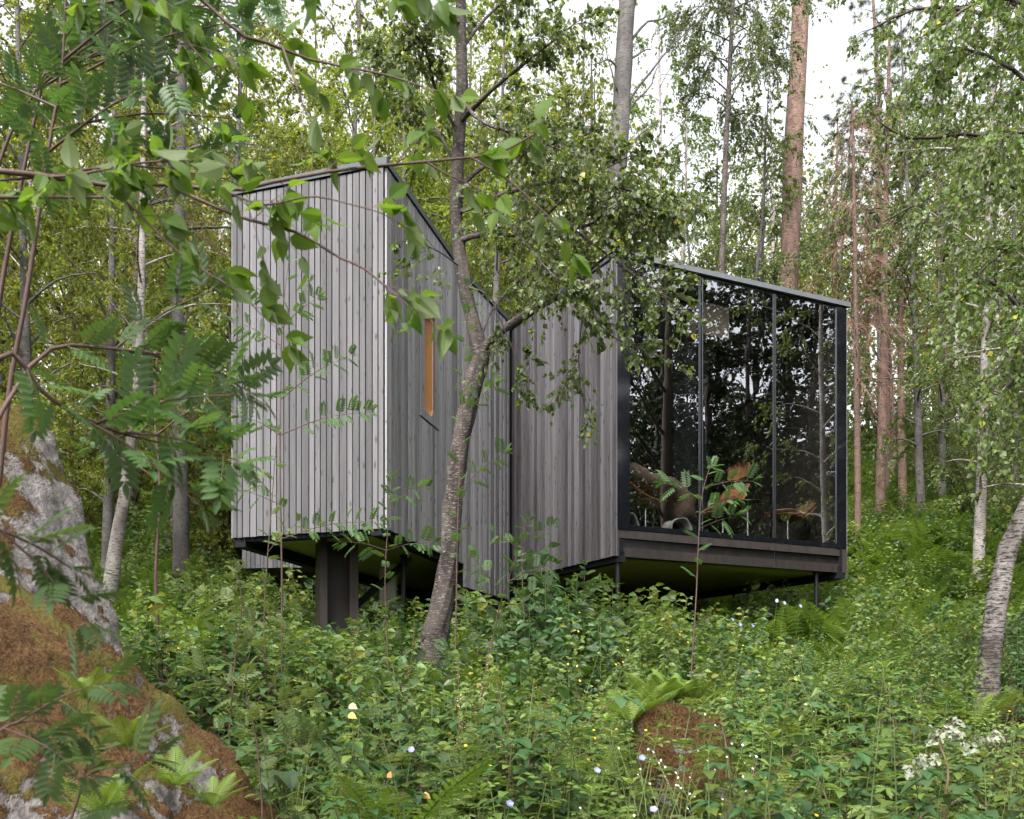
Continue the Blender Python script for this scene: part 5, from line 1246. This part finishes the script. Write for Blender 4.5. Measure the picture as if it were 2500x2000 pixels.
def build_cherry():
    """tree standing out of the picture on the left; its limbs with broad leaves cross the view"""
    g = np.random.default_rng(66)
    b = np.array([-1.75, 2.1, 0]); zg = float(ground_z(b[0], b[1])) - .15
    T = path([(b[0], b[1], zg), (b[0] + .05, b[1], .2), (b[0] - .02, b[1] + .05, 1.3), (b[0] + .05, b[1], 2.6)], 14)
    def L(pts, r):
        return (px_path(pts, 16), r)
    lim = [L([(-600, 560, 2.1), (-250, 415, 2.15), (0, 420, 2.2), (140, 434, 2.25), (260, 453, 2.3), (400, 448, 2.3), (560, 466, 2.3), (640, 450, 2.3), (800, 420, 2.35), (940, 403, 2.4), (1100, 390, 2.4), (1220, 372, 2.45), (1300, 330, 2.5)], .0075),
           L([(430, 462, 2.3), (580, 528, 2.25), (725, 568, 2.25), (823, 626, 2.2), (887, 655, 2.2), (951, 707, 2.2), (1010, 745, 2.2)], .0045), L([(278, 455, 2.3), (371, 556, 2.25), (464, 638, 2.25), (580, 713, 2.25), (645, 775, 2.25)], .0035),
           L([(-600, -300, 2.1), (-100, -200, 2.2), (300, -80, 2.3), (493, 0, 2.4), (580, 81, 2.4), (667, 110, 2.45), (754, 145, 2.5), (870, 168, 2.5), (957, 187, 2.5), (1032, 212, 2.5)], .006),
           L([(690, 115, 2.45), (720, 200, 2.4), (745, 270, 2.4), (770, 310, 2.4)], .003), L([(400, -40, 2.35), (640, -70, 2.3), (860, -60, 2.2), (950, -20, 2.2), (1050, -5, 2.2)], .004), L([(1040, 395, 2.4), (1090, 425, 2.4), (1150, 450, 2.4)], .003), L([(1150, 385, 2.4), (1240, 440, 2.4), (1320, 510, 2.4), (1350, 540, 2.4)], .003),
           L([(150, 436, 2.25), (330, 400, 2.2), (460, 392, 2.15), (560, 400, 2.1)], .003), L([(300, -80, 2.3), (420, 60, 2.3), (500, 150, 2.3), (560, 210, 2.35)], .003), L([(540, 460, 2.3), (640, 500, 2.2), (760, 480, 2.2), (860, 500, 2.2), (930, 520, 2.2)], .003)]
    root = empty('cherry_tree', T[0], 'tree out of frame whose long boughs with broad leaves cross before the pod', 'tree')
    tr = MB().tube(T, np.linspace(.05, .03, len(T)), 12, rough=.03, rng=g)
    tr.build('trunk', M_STEMB, root, T[0])
    for L_, r in lim:
        if L_[0][0] < -.9: L_[0] = T[np.argmin(np.abs(T[:, 2] - L_[0][2]))]
        mb = MB().tube(L_, np.linspace(r, max(.0012, r * .3), len(L_)), 8); mb.build('bough', M_STEMB, root, T[0])
    cr = MB()
    foliate(g, cr, [(L_[4:], r) for L_, r in lim[:1]] + [(L_[6:], r) for L_, r in lim[3:4]], per_m=9, sub=(.07, .2), nt=2, nl=2, tpl=BIGLEAF, size=(.05, .082), spread=.9, sag=.15, hang=.45, flat=.5, r=.0016, stem_leaf=2, start=.05)
    foliate(g, cr, [l for i, l in enumerate(lim) if i not in (0, 3)], per_m=9, sub=(.06, .18), nt=2, nl=2, tpl=BIGLEAF, size=(.048, .08), spread=.8, sag=.15, hang=.45, flat=.5, r=.0014, stem_leaf=2, start=.2)
    cr.build('foliage', [M_LEAF_BIG, M_STEMB], root, T[0], False)
def build_more_rowans():
    g = np.random.default_rng(58)
    lab = 'rowan bush in the tangle around the foot of the forked birch'
    for fx, d, h, n in ((1010, 9.8, .95, 16), (1065, 9.5, .8, 15), (960, 10.6, 1.2, 16), (900, 11.3, 1.1, 16), (800, 11.5, .85, 14), (850, 11.9, .95, 14), (740, 11.8, .9, 14), (1110, 9.6, .9, 15), (1180, 10.2, 1.35, 18), (1240, 11.2, 1.5, 20), (1320, 10.8, 1.25, 18), (1380, 11.4, 1.2, 16), (1150, 11.4, 1.4, 18), (1300, 11.9, 1.5, 18)):
        b = base_at(fx, d, .05); P = path([b, b + [g.uniform(-.1, .1), g.uniform(-.1, .1), h * .5], b + [g.uniform(-.25, .25), g.uniform(-.2, .2), h]], 12)
        rowan(g, P, .008, .17, n, lab, 'rowan_bush', 'shrub', 'rowan bushes around the forked birch', side=[(.35, (g.uniform(-1, 1), -.5, .5), .55), (.5, (g.uniform(-1, 1), -.3, .6), .5), (.25, (1, -.3, .4), .6), (.3, (-1, -.3, .4), .6)], t0=.2)
    lab = 'pale green rowan shoot among the herbs between the mossy boulder and the pillar'
    for fx, d, h, n in ((560, 5.4, .75, 12), (680, 5.8, .8, 12), (720, 6.6, .85, 12), (500, 6.4, .9, 12), (620, 7.2, 1.0, 14), (760, 7.6, .9, 12), (450, 7.4, .9, 12), (540, 8.2, 1.1, 14), (820, 5.0, .6, 9)):
        b = base_at(fx, d, .05); P = path([b, b + [g.uniform(-.06, .06), 0, h * .5], b + [g.uniform(-.2, .2), g.uniform(-.1, .1), h]], 12)
        rowan(g, P, .005, .15, n, lab, 'rowan_shoot', 'sapling', 'rowan shoots beside the boulder', mat=M_LEAF_ROWANL, side=[(.5, (g.uniform(-1, 1), -.5, .5), .3), (.35, (1, -.3, .3), .3)], t0=.15)
build_saplings(); build_cherry(); build_more_rowans()

# ------------------------------------------------------------------ undergrowth
ROCKS = [(-3.0, 4.7, 1.45), (-2.3, 4.2, .85), (1.1, 6.05, .36)]
def clear_of(x, y):
    ok = np.ones(len(x), bool)
    for cx, cy_, r in ROCKS: ok &= (x - cx) ** 2 + (y - cy_) ** 2 > r * r
    # not inside the posts' and pillar's own footprint, the room above is no obstacle
    ok &= ~((np.abs(x + 2.35) < .45) & (np.abs(y - 12.95) < .45))
    return ok

def build_undergrowth():
    g = np.random.default_rng(77)
    # kinds: builder, materials, how many as single plants, label, category, group
    K = {}
    def kind(name, variants, mats, label, cat, group): K[name] = dict(v=variants, mats=mats, label=label, cat=cat, group=group, n=0, proto=[])
    kind('fern', [make_fern(g, s, n, 2, p) for s, n, p in ((.62, 8, 18), (.5, 7, 16), (.75, 9, 19))], [M_FERN, M_STALK], 'feathery green fern arching over the undergrowth', 'fern', 'ferns in the undergrowth')
    kind('cranesbill_plant', [make_cranesbill(g, n, h, r) for n, h, r in ((11, .42, .075), (9, .34, .065), (13, .5, .1), (8, .4, .12))], [M_CRANE, M_STALK], 'low plant of pale deeply cut round leaves in the clearing', 'plant', 'cranesbill leaves in the clearing')
    kind('meadowsweet_plant', [make_stem_herb(g, h, 'pinnate', .1, .19) for h in (.75, .9, .6)], [M_HERB, M_STALK], 'upright herb with paired feathered leaves in the undergrowth', 'plant', 'upright feather leaved herbs')
    kind('nettle_plant', [make_stem_herb(g, h, 'ovate', .075, .12) for h in (.7, .85, .55)], [M_HERB, M_STALK], 'upright herb with pairs of toothed oval leaves in the undergrowth', 'plant', 'upright oval leaved herbs')
    kind('raspberry_plant', [make_bramble(g, n, h) for n, h in ((5, .6), (6, .75))], [M_HERBD, M_STALKB], 'raspberry cane with leaves in threes in the undergrowth', 'plant', 'raspberry canes')
    kind('broadleaf_plant', [make_bigleaf(g, n, h) for n, h in ((10, .6), (12, .75))], [M_HERBD, M_STALK], 'dark clump of large heart shaped leaves before the pillar', 'plant', 'broad heart leaved clumps')
    kind('grass_tuft', [make_grass(g, n, h) for n, h in ((30, .38), (24, .5))], [M_GRASS], 'tuft of thin green grass in the clearing', 'grass', 'grass tufts in the clearing')
    kind('low_plant', [make_low(g, 22, .22, .055, .2), make_low(g, 18, .2, .045, .15)], [M_LOW, M_STALK], 'low cushion of small oval leaves on the forest floor', 'plant', 'low leafy cushions')
    for k in K.values(): k['me'] = [m.mesh('plant', k['mats'], soft=False) for m in k['v']]
    def put(name, x, y, s=1.0, z=None):
        k = K[name]; i = int(g.integers(len(k['me']))); o = bpy.data.objects.new(name, k['me'][i]); COL.objects.link(o)
        o.location = (x, y, (float(ground_z(x, y)) if z is None else z) - .02); o.rotation_euler = (g.uniform(-.12, .12), g.uniform(-.12, .12), g.uniform(0, 6.3)); o.scale = (s,) * 3
        tag(o, k['label'], k['cat'], k['group']); k['n'] += 1
        return o
    # sample the ground inside the view
    N = 26000
    d = np.sqrt(g.uniform(2.5 ** 2, 31 ** 2, N)); r = g.uniform(-.60, .60, N); x = r * d
    keep = g.uniform(0, 1, N) < np.clip(1.25 - d / 40, .45, 1); keep &= clear_of(x, d)
    keep &= ~((d > 14.5) & (x > -1.5) & (x < 1.9 + .45 * (21 - d)) & (d < 21.0) & (g.uniform(0, 1, N) < .85))           # deep shade under the cabin
    bare = np.exp(-(((x - 4.1) / .75) ** 2 + ((d - 9.9) / .7) ** 2)); keep &= g.uniform(0, 1, N) > bare * .93
    x, d = x[keep], d[keep]; px = CXP + FPX * x / d; o = np.argsort(d); x, d, px = x[o], d[o], px[o]
    patch = lambda f, p: .5 + .5 * np.sin(f * x + p) * np.sin(f * 1.13 * d + 1.7 * p)
    W = {
        'fern': .05 + 1.1 * ((px > 1750) & (d > 13)) * 1.0 + .9 * ((px < 520) & (d > 9)) + .35 * ((px > 950) & (px < 1350) & (d > 8.5) & (d < 12)) + .12 * patch(1.3, 1),
        'cranesbill_plant': (d < 8) * (.35 + 1.2 * patch(1.1, 3) * (px > 700)) + .12,
        'meadowsweet_plant': .25 + .9 * (px > 1250) * (d < 13) * patch(.9, 0) + .25 * (d > 12),
        'nettle_plant': .3 + .7 * patch(1.0, 5) * (d > 5),
        'raspberry_plant': .2 + .6 * ((d > 8) & (d < 13)) * patch(.8, 2),
        'broadleaf_plant': 1.1 * ((px > 640) & (px < 1150) & (d > 5.5) & (d < 9)) + .03,
        'grass_tuft': (d < 6.5) * (.35 + .8 * patch(1.4, 2)) + .06 * (d < 12) + .8 * np.exp(-(((x - 4.1) / 1.2) ** 2 + ((d - 9.9) / 1.1) ** 2)),
        'low_plant': .9 + .5 * (d < 7),
    }
    names = list(W); w = np.stack([W[n] * np.ones(len(x)) for n in names], 1); cum = np.cumsum(w / w.sum(1, keepdims=True), 1); pick = (g.uniform(0, 1, (len(x), 1)) > cum).sum(1)
    tall = .72 + .75 * patch(.75, 4.2) * (d > 4)
    limit = dict(fern=170, cranesbill_plant=230, meadowsweet_plant=210, nettle_plant=200, raspberry_plant=150, broadleaf_plant=70, grass_tuft=170, low_plant=250)
    rest = {n: [] for n in names}
    for i in range(len(x)):
        n = names[pick[i]]
        s = g.uniform(.75, 1.15) * (1.0 if d[i] > 5 else .85) * (tall[i] if n in ('meadowsweet_plant', 'nettle_plant', 'raspberry_plant', 'fern') else 1) * (.5 if (3.0 < x[i] < 5.4 and 6.3 < d[i] < 10.8) or (1860 < px[i] < 2080 and 10.5 < d[i] < 15.6) else 1)
        if n == 'raspberry_plant' and 8.5 < d[i] < 11 and 1200 < px[i] < 1480: s *= 1.5
        if K[n]['n'] < limit[n] and d[i] < (14 if n != 'fern' else 22): put(n, x[i], d[i], s)
        else: rest[n].append((x[i], d[i], s))
    # what is left over is one mass of cover
    gl = np.random.default_rng(78); mb = MB()
    def lod(build): return build.arr()
    low = {'fern': [lod(make_fern(gl, s, 7, 0, 13)) for s in (.6, .75)], 'low_plant': [lod(make_low(gl, 14, .25, .07, .2))], 'grass_tuft': [lod(make_grass(gl, 12, .4))]}
    LODLEAF = leaf_tpl(3, .27, .22, .25, .36)
    def herb_lod(h):
        m = MB(); n = int(30 * h); t = np.linspace(.15, 1, n); a = np.arange(n) * 2.4; P = np.stack([0 * t, 0 * t, t * h], -1)
        m.tube([(0, 0, 0), (0, 0, h)], [.005, .002], 3, mat=1); out = np.stack([np.cos(a), np.sin(a), .3 + 0 * a], -1)
        s = (.19 * (1.1 - .6 * t)); leaves(gl, m, LODLEAF, P, out, (.06, .11), .3, .7)
        for sg in (-1, 1):
            Q = P + out * s[:, None] * .5; side = np.stack([-np.sin(a) * sg, np.cos(a) * sg, 0 * a], -1); leaves(gl, m, LODLEAF, Q, out + side, (.045, .085), .3, .7)
        return m.arr()
    hl = [herb_lod(h) for h in (.6, .75, .9)]
    slot = {'fern': 0, 'cranesbill_plant': 3, 'grass_tuft': 4, 'low_plant': 5}
    for n in names:
        if not rest[n]: continue
        R = np.array(rest[n]); tl = low.get(n, hl)
        for k, tpl in enumerate(tl):
            Q = R[k::len(tl)]
            if not len(Q): continue
            yaw = gl.uniform(0, 6.3, len(Q)); c, s_ = np.cos(yaw), np.sin(yaw); M = np.zeros((len(Q), 3, 3)); M[:, 0, 0] = c; M[:, 0, 1] = -s_; M[:, 1, 0] = s_; M[:, 1, 1] = c; M[:, 2, 2] = 1
            V, T, A, MT = tpl; lm = slot.get(n, 1 if n != 'raspberry_plant' else 2)
            MT2 = np.where(MT == 1, 6, lm)
            mb.scatter((V, T, A, MT2), np.stack([Q[:, 0], Q[:, 1], ground_z(Q[:, 0], Q[:, 1]) - .02], -1), M * Q[:, 2][:, None, None], np.clip(gl.normal(.5, .17, len(Q)), .05, .92))
    solo(mb, 'undergrowth', [M_FERN, M_HERB, M_HERBD, M_CRANE, M_GRASS, M_LOW, M_STALK], (0, 14, float(ground_z(0, 14))), 'mixed green ground cover of ferns and herbs filling the slope', 'undergrowth', None, 'stuff', False)
    # fine low leaves and dead leaves on the soil nearby
    n = 30000; dd = np.sqrt(g.uniform(4, 15 ** 2, n)); xx = g.uniform(-.6, .6, n) * dd; ok = clear_of(xx, dd); xx, dd = xx[ok], dd[ok]
    cov = MB(); P = np.stack([xx, dd, ground_z(xx, dd) + g.uniform(.02, .13, len(xx))], -1); leaves(g, cov, OVATE2, P, sph(g, len(xx)), (.03, .06), .1, .8)
    solo(cov, 'ground_cover', [M_LOW], (0, 8, float(ground_z(0, 8))), 'small leaves carpeting the forest floor between the plants', 'ground cover', None, 'stuff', False)
    lt = MB(); n = 9000; dd = np.sqrt(g.uniform(4, 14 ** 2, n)); xx = g.uniform(-.6, .6, n) * dd; P = np.stack([xx, dd, ground_z(xx, dd) + .012], -1); leaves(g, lt, KITE, P, sph(g, n), (.03, .06), 0, .85)
    solo(lt, 'leaf_litter', [leaf_mat('dead leaves', (.10, .055, .03), (.26, .16, .08), None, .1, 1.1, .8)], (0, 8, float(ground_z(0, 8))), 'brown fallen leaves lying on the soil', 'leaf litter', None, 'stuff', False)
    # flowers where the photo shows them
    def flowers(name, proto_args, mats, label, cat, group, spots):
        protos = [make_flower(g, **a).mesh(name, mats, soft=False) for a in proto_args]
        for k, (fx, fy, fd) in enumerate(spots[:24] + spots[24::2]):
            q = at(fx, fy, fd); zg = float(ground_z(q[0], q[1])); h = max(.22, q[2] - zg); a = k % len(protos); o = bpy.data.objects.new(name, protos[a]); COL.objects.link(o)
            o.location = (q[0], q[1], zg); o.scale = (1, 1, h / proto_args[a]['h']) if False else (min(1.15, h / proto_args[a]['h'] + .25),) * 2 + (h / proto_args[a]['h'],); o.rotation_euler = (0, 0, g.uniform(-.6, .6)); tag(o, label, cat, group)
    ys = [(1385, 1518, 9), (1400, 1520, 9), (1630, 1525, 9.2), (1645, 1535, 9.2), (1650, 1545, 9), (1620, 1530, 9), (1365, 1600, 8), (1378, 1610, 8), (1395, 1605, 8), (1410, 1618, 8), (1385, 1640, 7.6), (1425, 1705, 6.6), (1470, 1600, 8), (1480, 1612, 8), (1490, 1595, 8.2), (1905, 1600, 8.6), (1910, 1640, 8),
          (1395, 1760, 6), (1408, 1775, 6), (1420, 1790, 5.8), (1432, 1800, 5.7), (1445, 1812, 5.6), (1402, 1825, 5.4), (1388, 1815, 5.4), (1415, 1840, 5.3), (1480, 1830, 5.3), (1500, 1815, 5.5), (1380, 1850, 5.1), (1270, 1818, 5.2), (1350, 1870, 4.8), (1160, 1910, 4.6), (1082, 1822, 5.2), (1105, 1790, 5.4), (920, 1885, 4.7),
          (1870, 1930, 4.5), (1905, 1955, 4.3), (1930, 1960, 4.3), (2025, 1960, 4.4), (1935, 1905, 4.7), (2195, 1760, 6.2), (2210, 1835, 5.4), (2240, 1815, 5.6), (2405, 1765, 6), (2420, 1775, 6), (2410, 1800, 5.7), (2380, 1905, 4.8), (2395, 1935, 4.6), (2385, 1880, 5), (2330, 1960, 4.4), (2370, 1970, 4.3), (2430, 1900, 4.9), (2225, 1900, 4.9), (2350, 1520, 9.5), (2365, 1530, 9.5), (2290, 1540, 9.6), (2395, 1690, 7.4), (1760, 1985, 4.2), (1690, 1990, 4.2), (1775, 1600, 8.4), (380, 1560, 8), (388, 1572, 8), (350, 1670, 7), (395, 1610, 7.4), (340, 1700, 6.8)]
    flowers('buttercup', [dict(h=.5, r=.0098, heads=2, wide=.55), dict(h=.6, r=.0092, heads=2, wide=.55)], [M_YEL, M_STALK, M_YEL], 'yellow buttercup in bloom among the green herbs', 'flower', 'buttercups in the clearing', ys)
    ws = [(1570 + g.uniform(-50, 240), 1868 + g.uniform(-50, 75), 4.9 + g.uniform(-.3, .3)) for _ in range(26)] + [(1980, 1650, 7.4), (2000, 1700, 6.9), (1950, 1720, 6.8), (2150, 1700, 7), (1450, 1980, 4.2), (1500, 1960, 4.3), (1520, 1990, 4.2), (1760, 1940, 4.5), (1730, 1980, 4.3), (1640, 1760, 5.6), (1700, 1745, 5.7), (1780, 1870, 5.0)]
    flowers('stitchwort', [dict(h=.42, r=.006, heads=2, wide=.4), dict(h=.36, r=.0055, heads=2, wide=.4)], [M_WHT, M_STALK, M_YEL], 'tiny white star flower near the mossy hummock', 'flower', 'white star flowers', ws)
    bs = [(1430, 1880, 4.9), (1548, 1850, 5.1), (1578, 1972, 4.3), (1902, 1475, 10.5), (1938, 1482, 10.5), (1795, 1528, 9.6), (1820, 1530, 9.6), (997, 1830, 5.1), (1215, 1960, 4.4), (1890, 1470, 10.5), (1770, 1515, 9.8)]
    flowers('cranesbill_flower', [dict(h=.55, r=.017, heads=1, wide=.75)], [M_BLU, M_STALK, M_WHT], 'pale blue cranesbill flower above the leaves', 'flower', 'blue cranesbill flowers', bs)
    sp = [make_spike(g, .75).mesh('seed_spike', [M_SEED, M_STALKB], soft=False)]
    for k, (fx, fy, fd) in enumerate([(1150, 1560, 7), (1120, 1590, 6.8), (1960, 1930, 4.6), (1230, 1600, 7.2), (985, 1530, 8), (840, 1500, 9)]):
        q = at(fx, fy, fd); zg = float(ground_z(q[0], q[1])); o = bpy.data.objects.new('seed_spike', sp[0]); COL.objects.link(o); o.location = (q[0], q[1], zg); s = max(.5, (q[2] - zg) / .75); o.scale = (s,) * 3; o.rotation_euler = (0, 0, k * 1.3)
        tag(o, 'pale brown seeding dock spike standing over the herbs', 'plant', 'seeding dock spikes')
    # fern clump on the hummock, broken branch with withered leaves, single pale leaves
    for fx, fy, fd, s in ((1590, 1700, 6.3, .5), (1650, 1680, 6.6, .5), (1700, 1690, 6.5, .5), (1540, 1730, 6.2, .6), (1480, 1740, 6.3, .6), (1620, 1690, 6.6, .6), (1010, 1480, 10.2, 1.1), (965, 1500, 10, 1.0), (180, 1330, 13, 1.5), (260, 1300, 13.5, 1.4), (330, 1330, 13, 1.3), (460, 1300, 14, 1.6), (540, 1290, 14, 1.5), (130, 1290, 14, 1.4), (1240, 1430, 10.5, 1.2), (300, 1720, 4.9, .7), (420, 1830, 4.5, .7)):
        q = at(fx, fy, fd); z = None
        if fd < 6.7 and fx > 1500: z = q[2] - .1
        put('fern', q[0], q[1], s, z)
    for fx, fd, n, s in ((1540, 5.75, 'cranesbill_plant', .95), (1660, 5.6, 'cranesbill_plant', .6), (1720, 5.65, 'low_plant', 1.0), (1790, 5.7, 'nettle_plant', .65), (1830, 5.9, 'cranesbill_plant', 1.1), (1630, 5.5, 'grass_tuft', .8), (1700, 5.45, 'grass_tuft', .8), (1560, 5.9, 'nettle_plant', .6), (1580, 5.75, 'low_plant', 1.3), (1640, 5.75, 'low_plant', 1.3), (1610, 5.4, 'cranesbill_plant', .9)): put(n, (fx - CXP) / FPX * fd, fd, s)
    for fx, fd, s in ((1010, 9.9, 1.2), (1050, 9.7, 1.1), (1100, 9.8, 1.2), (1150, 9.9, 1.1), (1200, 10.1, 1.2), (960, 10.2, 1.3), (1080, 9.4, 1.0), (1130, 9.3, .9), (1250, 10.2, 1.2), (900, 10.6, 1.2), (740, 12.1, 1.6), (790, 12.3, 1.5), (850, 12.2, 1.6), (900, 12.4, 1.7), (700, 12.6, 1.6), (960, 12.0, 1.6), (820, 11.8, 1.3), (1020, 11.6, 1.7), (1060, 11.2, 1.5)): put('fern', (fx - CXP) / FPX * fd, fd, s)
    for fx, fy, fd, s in ((215, 1670, 3.75, .26), (320, 1790, 3.65, .3), (430, 1880, 3.6, .32), (250, 1960, 3.3, .34), (520, 1930, 3.9, .3)):
        q = at(fx, fy, fd); put('fern', q[0], q[1], s, q[2] - .06)
    q = at(2300, 1985, 4.6); tip = at(2330, 1760, 5.0); P = path([q, at(2315, 1880, 4.7), at(2290, 1800, 4.9), tip], 12); zg = float(ground_z(q[0], q[1])); P[0][2] = min(P[0][2], zg + .02)
    root = empty('broken_branch', P[0], 'broken branch with pale withered leaves stuck in the herbs', 'branch'); MB().tube(P, np.linspace(.008, .002, 12), 8).build('stem', M_STALKB, root, P[0])
    lim = [(P[4:], .003), (path([P[6], at(2390, 1800, 4.7), at(2420, 1790, 4.7)], 8), .002), (path([P[5], at(2260, 1830, 4.7), at(2230, 1860, 4.6)], 8), .002)]; cr = MB()
    foliate(g, cr, lim, per_m=26, sub=(.05, .12), nt=3, nl=2, tpl=OVATE, size=(.026, .042), sag=.3, hang=.6, flat=.3, r=.0012); cr.build('foliage', [M_WITHER, M_STALKB], root, P[0], False)
    for k, (fx, fy, fd, lab) in enumerate(((852, 1722, 6.2, 'pale yellow round leaf facing out before the dark clump'), (850, 1745, 6.1, 'yellowed leaf under the pale round one'), (945, 1890, 4.9, 'orange turning leaf low in the clearing'), (1030, 1940, 4.6, 'orange dying leaf near the bottom of the clearing'))):
        q = at(fx, fy, fd); zg = float(ground_z(q[0], q[1])); mb = MB(); mb.tube(path([(q[0], q[1] + .05, zg), (q[0], q[1] + .02, .5 * (zg + q[2])), tuple(q)], 5), [.002, .0018, .0015, .0013, .001], 4, mat=1)
        mb.scatter(HEART, [q], frame(np.array([[.9, -.3, -.2]]), np.array([[.1, -.75, .65]])) * (.06 if k < 2 else .045), [.5])
        solo(mb, 'turned_leaf', [leaf_mat('turned leaf %s' % ('pale' if k < 1 else 'yellow' if k < 2 else 'orange'), *(((.5, .5, .24), (.56, .55, .28)) if k == 0 else ((.4, .4, .06), (.45, .44, .08)) if k == 1 else ((.5, .27, .05), (.55, .3, .06))), None, .25, 1.1), M_STALK], q, lab, 'leaf')
build_undergrowth()
